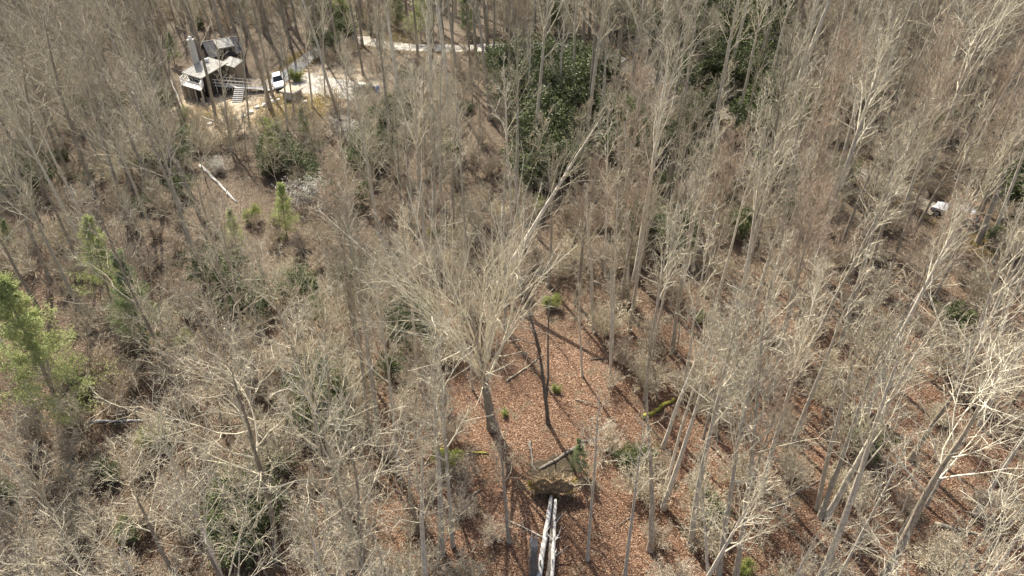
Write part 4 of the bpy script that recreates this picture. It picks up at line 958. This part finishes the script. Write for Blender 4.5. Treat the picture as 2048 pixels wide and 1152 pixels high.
for i, (rp, x, y, z) in enumerate(bc[:280]):
    e = part('twiggy_bush', TB[i % 3], None, (x, y, z)); s = rnd.uniform(.6, 1.25); e.scale = (s, s, s); e.rotation_euler = (0, 0, rnd.uniform(0, 6.28))
    tag(e, None, 'bush', 'bare twiggy bushes on the forest floor'); PLACED.append(dict(o=e, noun='twiggy bush', p=Vector((x, y, z)), label=None))
UG = [twig_bush(510+i, 2.4, 1.5, ['twig_brown', 'twig_grey', 'twig_brown'][i], 'bud_brown', 3) for i in range(3)]
def merge_meshes(name, items, mats):
    Vs, Qs, ms, off = [], [], [], 0
    for me, x, y, z, s, a in items:
        v = np.empty(len(me.vertices)*3, np.float32); me.vertices.foreach_get('co', v); q = np.empty(len(me.loops), np.int32); me.loops.foreach_get('vertex_index', q)
        mi = np.empty(len(me.polygons), np.int32); me.polygons.foreach_get('material_index', mi); lut = np.array([mats.index(k) for k in me.materials])
        R = np.array(Matrix.Rotation(a, 3, 'Z'))*s; Vs.append(v.reshape(-1, 3) @ R.T + [x, y, z]); Qs.append(q.reshape(-1, 4)+off); ms.append(lut[mi]); off += len(v)//3
    return part(name, mesh_from(name, np.vstack(Vs), np.vstack(Qs), mats, np.concatenate(ms)))
it = [(UG[i % 3], x, y, z, rnd.uniform(.7, 1.35), rnd.uniform(0, 6.28)) for i, (rp, x, y, z) in enumerate(bc[280:])]
YL = [tree_meshes('young_low', 'young', 700+i, 'bark_grey', ['twig_brown', 'twig_grey'][i], 'bud_brown', .55)[1] for i in range(2)]
it += [(YL[i % 2], x, y, z, sc, rnd.uniform(0, 6.28)) for i, (rp, x, y, z, key, sc) in enumerate(yc[295:])]
tag(merge_meshes('undergrowth', it, [M['twig_brown'], M['twig_grey'], M['bud_brown'], M['bark_grey'], M['fine_twig']]), 'brown twiggy undergrowth covering the far woods', 'undergrowth', kind='stuff')
# evergreen ground bushes scattered in the left and upper woods
n_eg = 0
for (x, y) in scatter(2500, lambda x, y: 6.5, [], ymax=150):
    side = x/(y+20)
    if n_eg > 55 or (side > -.05 and y < 62) or y < 40: continue
    z = float(tz(x, y)); tx, ty, td = proj((x, y, z+1)); rp = 2*FPX/td
    if tx < 0 or tx > 2048 or ty > 1130 or ty < 0 or blocked(tx-rp, ty-rp, tx+rp, ty+rp) or rnd.random() < .35: continue
    key = rnd.choice(['rhodo0', 'rhodo1', 'laurel0', 'laurel1', 'rhodo2']); fl = key[0] == 'r'; n_eg += 1
    put_bush(key, (x, y, z), rnd.uniform(.4, .9), 'evergreen_shrub' if fl else 'green_shrub', group=G_RH if fl else 'mid green shrubs of the understory')
# fallen branches one can tell apart, near part of the wood
sm = []
for i in range(4):
    rng = np.random.default_rng(600+i); m = MB(); P = march(np.zeros((1, 3)), np.array([[1., 0, .02]]), np.array([3.2]), 8, 0, .08); P[..., 2] = np.abs(P[..., 2])*.3+.06
    R = np.linspace(.06, .02, 8)[None]; m.tube(P, R, 6); P2, R2, L2 = children(P, R, np.array([3.2]), 6, .3, 1, .7, .2, .4, 4, -.02, .1, .6, .025, .01); m.tube(P2, R2, 4); sm.append(m.mesh('fallen_branch', [M[['bark_dark', 'bark_grey', 'bark_pale', 'bark_white'][i]]]))
for (x, y) in scatter(900, lambda x, y: 5.5, [], ymax=80)[:70] + [(at(*p).x, at(*p).y) for p in ((1060, 740), (1150, 800), (1180, 720), (1010, 900), (960, 980), (1040, 680))]:
    z = float(tz(x, y)); px, py, _ = proj((x, y, z))
    if not (0 < px < 2048 and 0 < py < 1152): continue
    e = part('fallen_branch', rnd.choice(sm[:3]), None, (x, y, z)); e.rotation_euler = (0, -.07*math.cos(0), rnd.uniform(0, 6.28)); s = rnd.uniform(.5, 1.2); e.scale = (s, s, s)
    tag(e, None, 'branch', 'fallen branches on the leaf litter'); PLACED.append(dict(o=e, noun='fallen branch', p=Vector((x, y, z)), label=None))
# loose leaves on the ground (nobody could count them), and dry grass by road and yard
rng = np.random.default_rng(21)
def in_view(n, y0, y1, power=1.):
    y = y0 + (y1-y0)*rng.random(n)**power; x = (rng.random(n)*2-1)*(y*.72+22); return x, y
x, y = in_view(380000, 14, 95, 1.5); m = MB(); m.quads(np.column_stack([x, y, tz(x, y)+.03+.05*rng.random(len(x))]), .06+.045*rng.random(len(x)), 0, 1.2, up=1.3)
tag(m.build('fallen_leaves', [M['litter_leaf']]), 'brown and orange leaf litter covering the forest floor', 'leaves', kind='stuff')
m = MB(); cs = []
for pts, wd_ in ((road_pts, 2.2), (drive_pts, 2.2)):
    k = rng.integers(0, len(pts), 9000 if pts is road_pts else 3000); s = np.where(rng.random(len(k)) < .5, -1, 1)
    T = np.gradient(pts, axis=0); T /= np.linalg.norm(T, axis=1, keepdims=True); nn = np.stack([-T[:, 1], T[:, 0]], -1)[k]
    cs.append(pts[k]+nn*(s*(wd_+np.abs(rng.normal(size=len(k)))*.7))[:, None])
for px, py, r_, n in ((610, 225, 5, 3500), (560, 205, 4, 3000), (400, 232, 4, 2500), (1935, 470, 3, 2500), (1985, 490, 2.5, 2000), (790, 75, 5, 2500), (600, 120, 3, 2000), (640, 200, 4, 2000), (540, 235, 3.5, 2500), (0, 620, 0.1, 1)):
    c = at(px, py); cs.append(np.array([c.x, c.y])+rng.normal(size=(n, 2))*r_*.5)
P2_ = np.vstack(cs); n = len(P2_); base = np.column_stack([P2_, tz(P2_[:, 0], P2_[:, 1])]); D = norm(rng.normal(size=(n, 3))*.5+[0, 0, 1]); W = norm(np.cross(D, rng.normal(size=(n, 3))))*.03; ln = .12+.2*rng.random(n)
m.add(np.stack([base-W, base+W, base+D*ln[:, None]+W*.3, base+D*ln[:, None]-W*.3], 1).reshape(-1, 3), np.arange(n*4).reshape(-1, 4))
tag(m.build('dry_grass', [M['dry_grass']]), 'dry yellow grass along the road and round the cabin yard', 'grass', kind='stuff')

# ------------------------------------------------------------------ labels that single each thing out: which one of its kind, and beside what
LM = [('the cabin', 420, 150), ('the white car', 562, 165), ('the blue barrel', 755, 180), ('the silver car', 1905, 425), ('the uprooted stump', 1105, 965),
      ('the dark twin-stemmed dead tree', 1096, 847), ('the fan-shaped tree foot', 985, 856), ('the white log below the cabin', 440, 370), ('the big left edge pine', 75, 770),
      ('the slender light green pine', 225, 610), ('the bright roadside pine', 842, 82), ('the small shed', 586, 190), ('the top right evergreens', 1470, 110),
      ('the big evergreen thicket', 1090, 260), ('the white V of logs', 1500, 325), ('the mossy log', 1315, 820), ('the three trunks from one foot', 1642, 1030), ('the grey boards', 1635, 120),
      ('the long thin pale log', 265, 842), ('the pine beside blossom', 575, 480), ('the splintered snag', 1068, 1150), ('the stout corner tree', 1766, 1158),
      ('the tall twin trunks', 750, 885), ('the lower left evergreens', 480, 1080), ('the thick trunk by the car', 1956, 485), ('the green bush by the road', 1840, 305),
      ('the upper left green pine', 155, 262), ('the left edge evergreens', 30, 385), ('the clearing bush', 1103, 612), ('the lower right evergreen', 1725, 905),
      ('the bottom left corner', 0, 1152), ('the top right corner', 2048, 0), ('the top left corner', 0, 0), ('the right edge middle', 2048, 640), ('the right centre evergreens', 1310, 480),
      ('the small lower evergreen', 1415, 1030), ('the top edge middle', 1150, 0), ('the left centre evergreens', 465, 590)]
ORD = ['nearest', 'second', 'third', 'fourth', 'fifth', 'sixth', 'seventh', 'eighth', 'ninth', 'tenth', 'eleventh', 'twelfth', 'thirteenth', 'fourteenth', 'fifteenth', 'sixteenth', 'seventeenth', 'eighteenth', 'nineteenth', 'twentieth']
lmw = [(ph, px, py) for ph, px, py in LM]
sect = {}
for d in PLACED:
    if d['label']: continue
    px, py, _ = proj(d['p'])
    dist, ph, lx, ly = min(((math.hypot(px-a, (py-b_)*1.2), ph, a, b_) for ph, a, b_ in lmw))
    dx, dy = px-lx, (py-ly)
    s_ = ('right of' if dx > 0 else 'left of') if abs(dx) > abs(dy) else ('below' if dy > 0 else 'above')
    sect.setdefault((d['noun'], ph, s_), []).append((dist, d))
for (noun, ph, s_), L_ in sect.items():
    L_.sort(key=lambda t: t[0])
    for i, (dist, d) in enumerate(L_):
        d['o']['label'] = f'{noun} {s_} {ph}, ' + ('the nearest such' if i == 0 else f'{ORD[min(i, 19)]} nearest such')
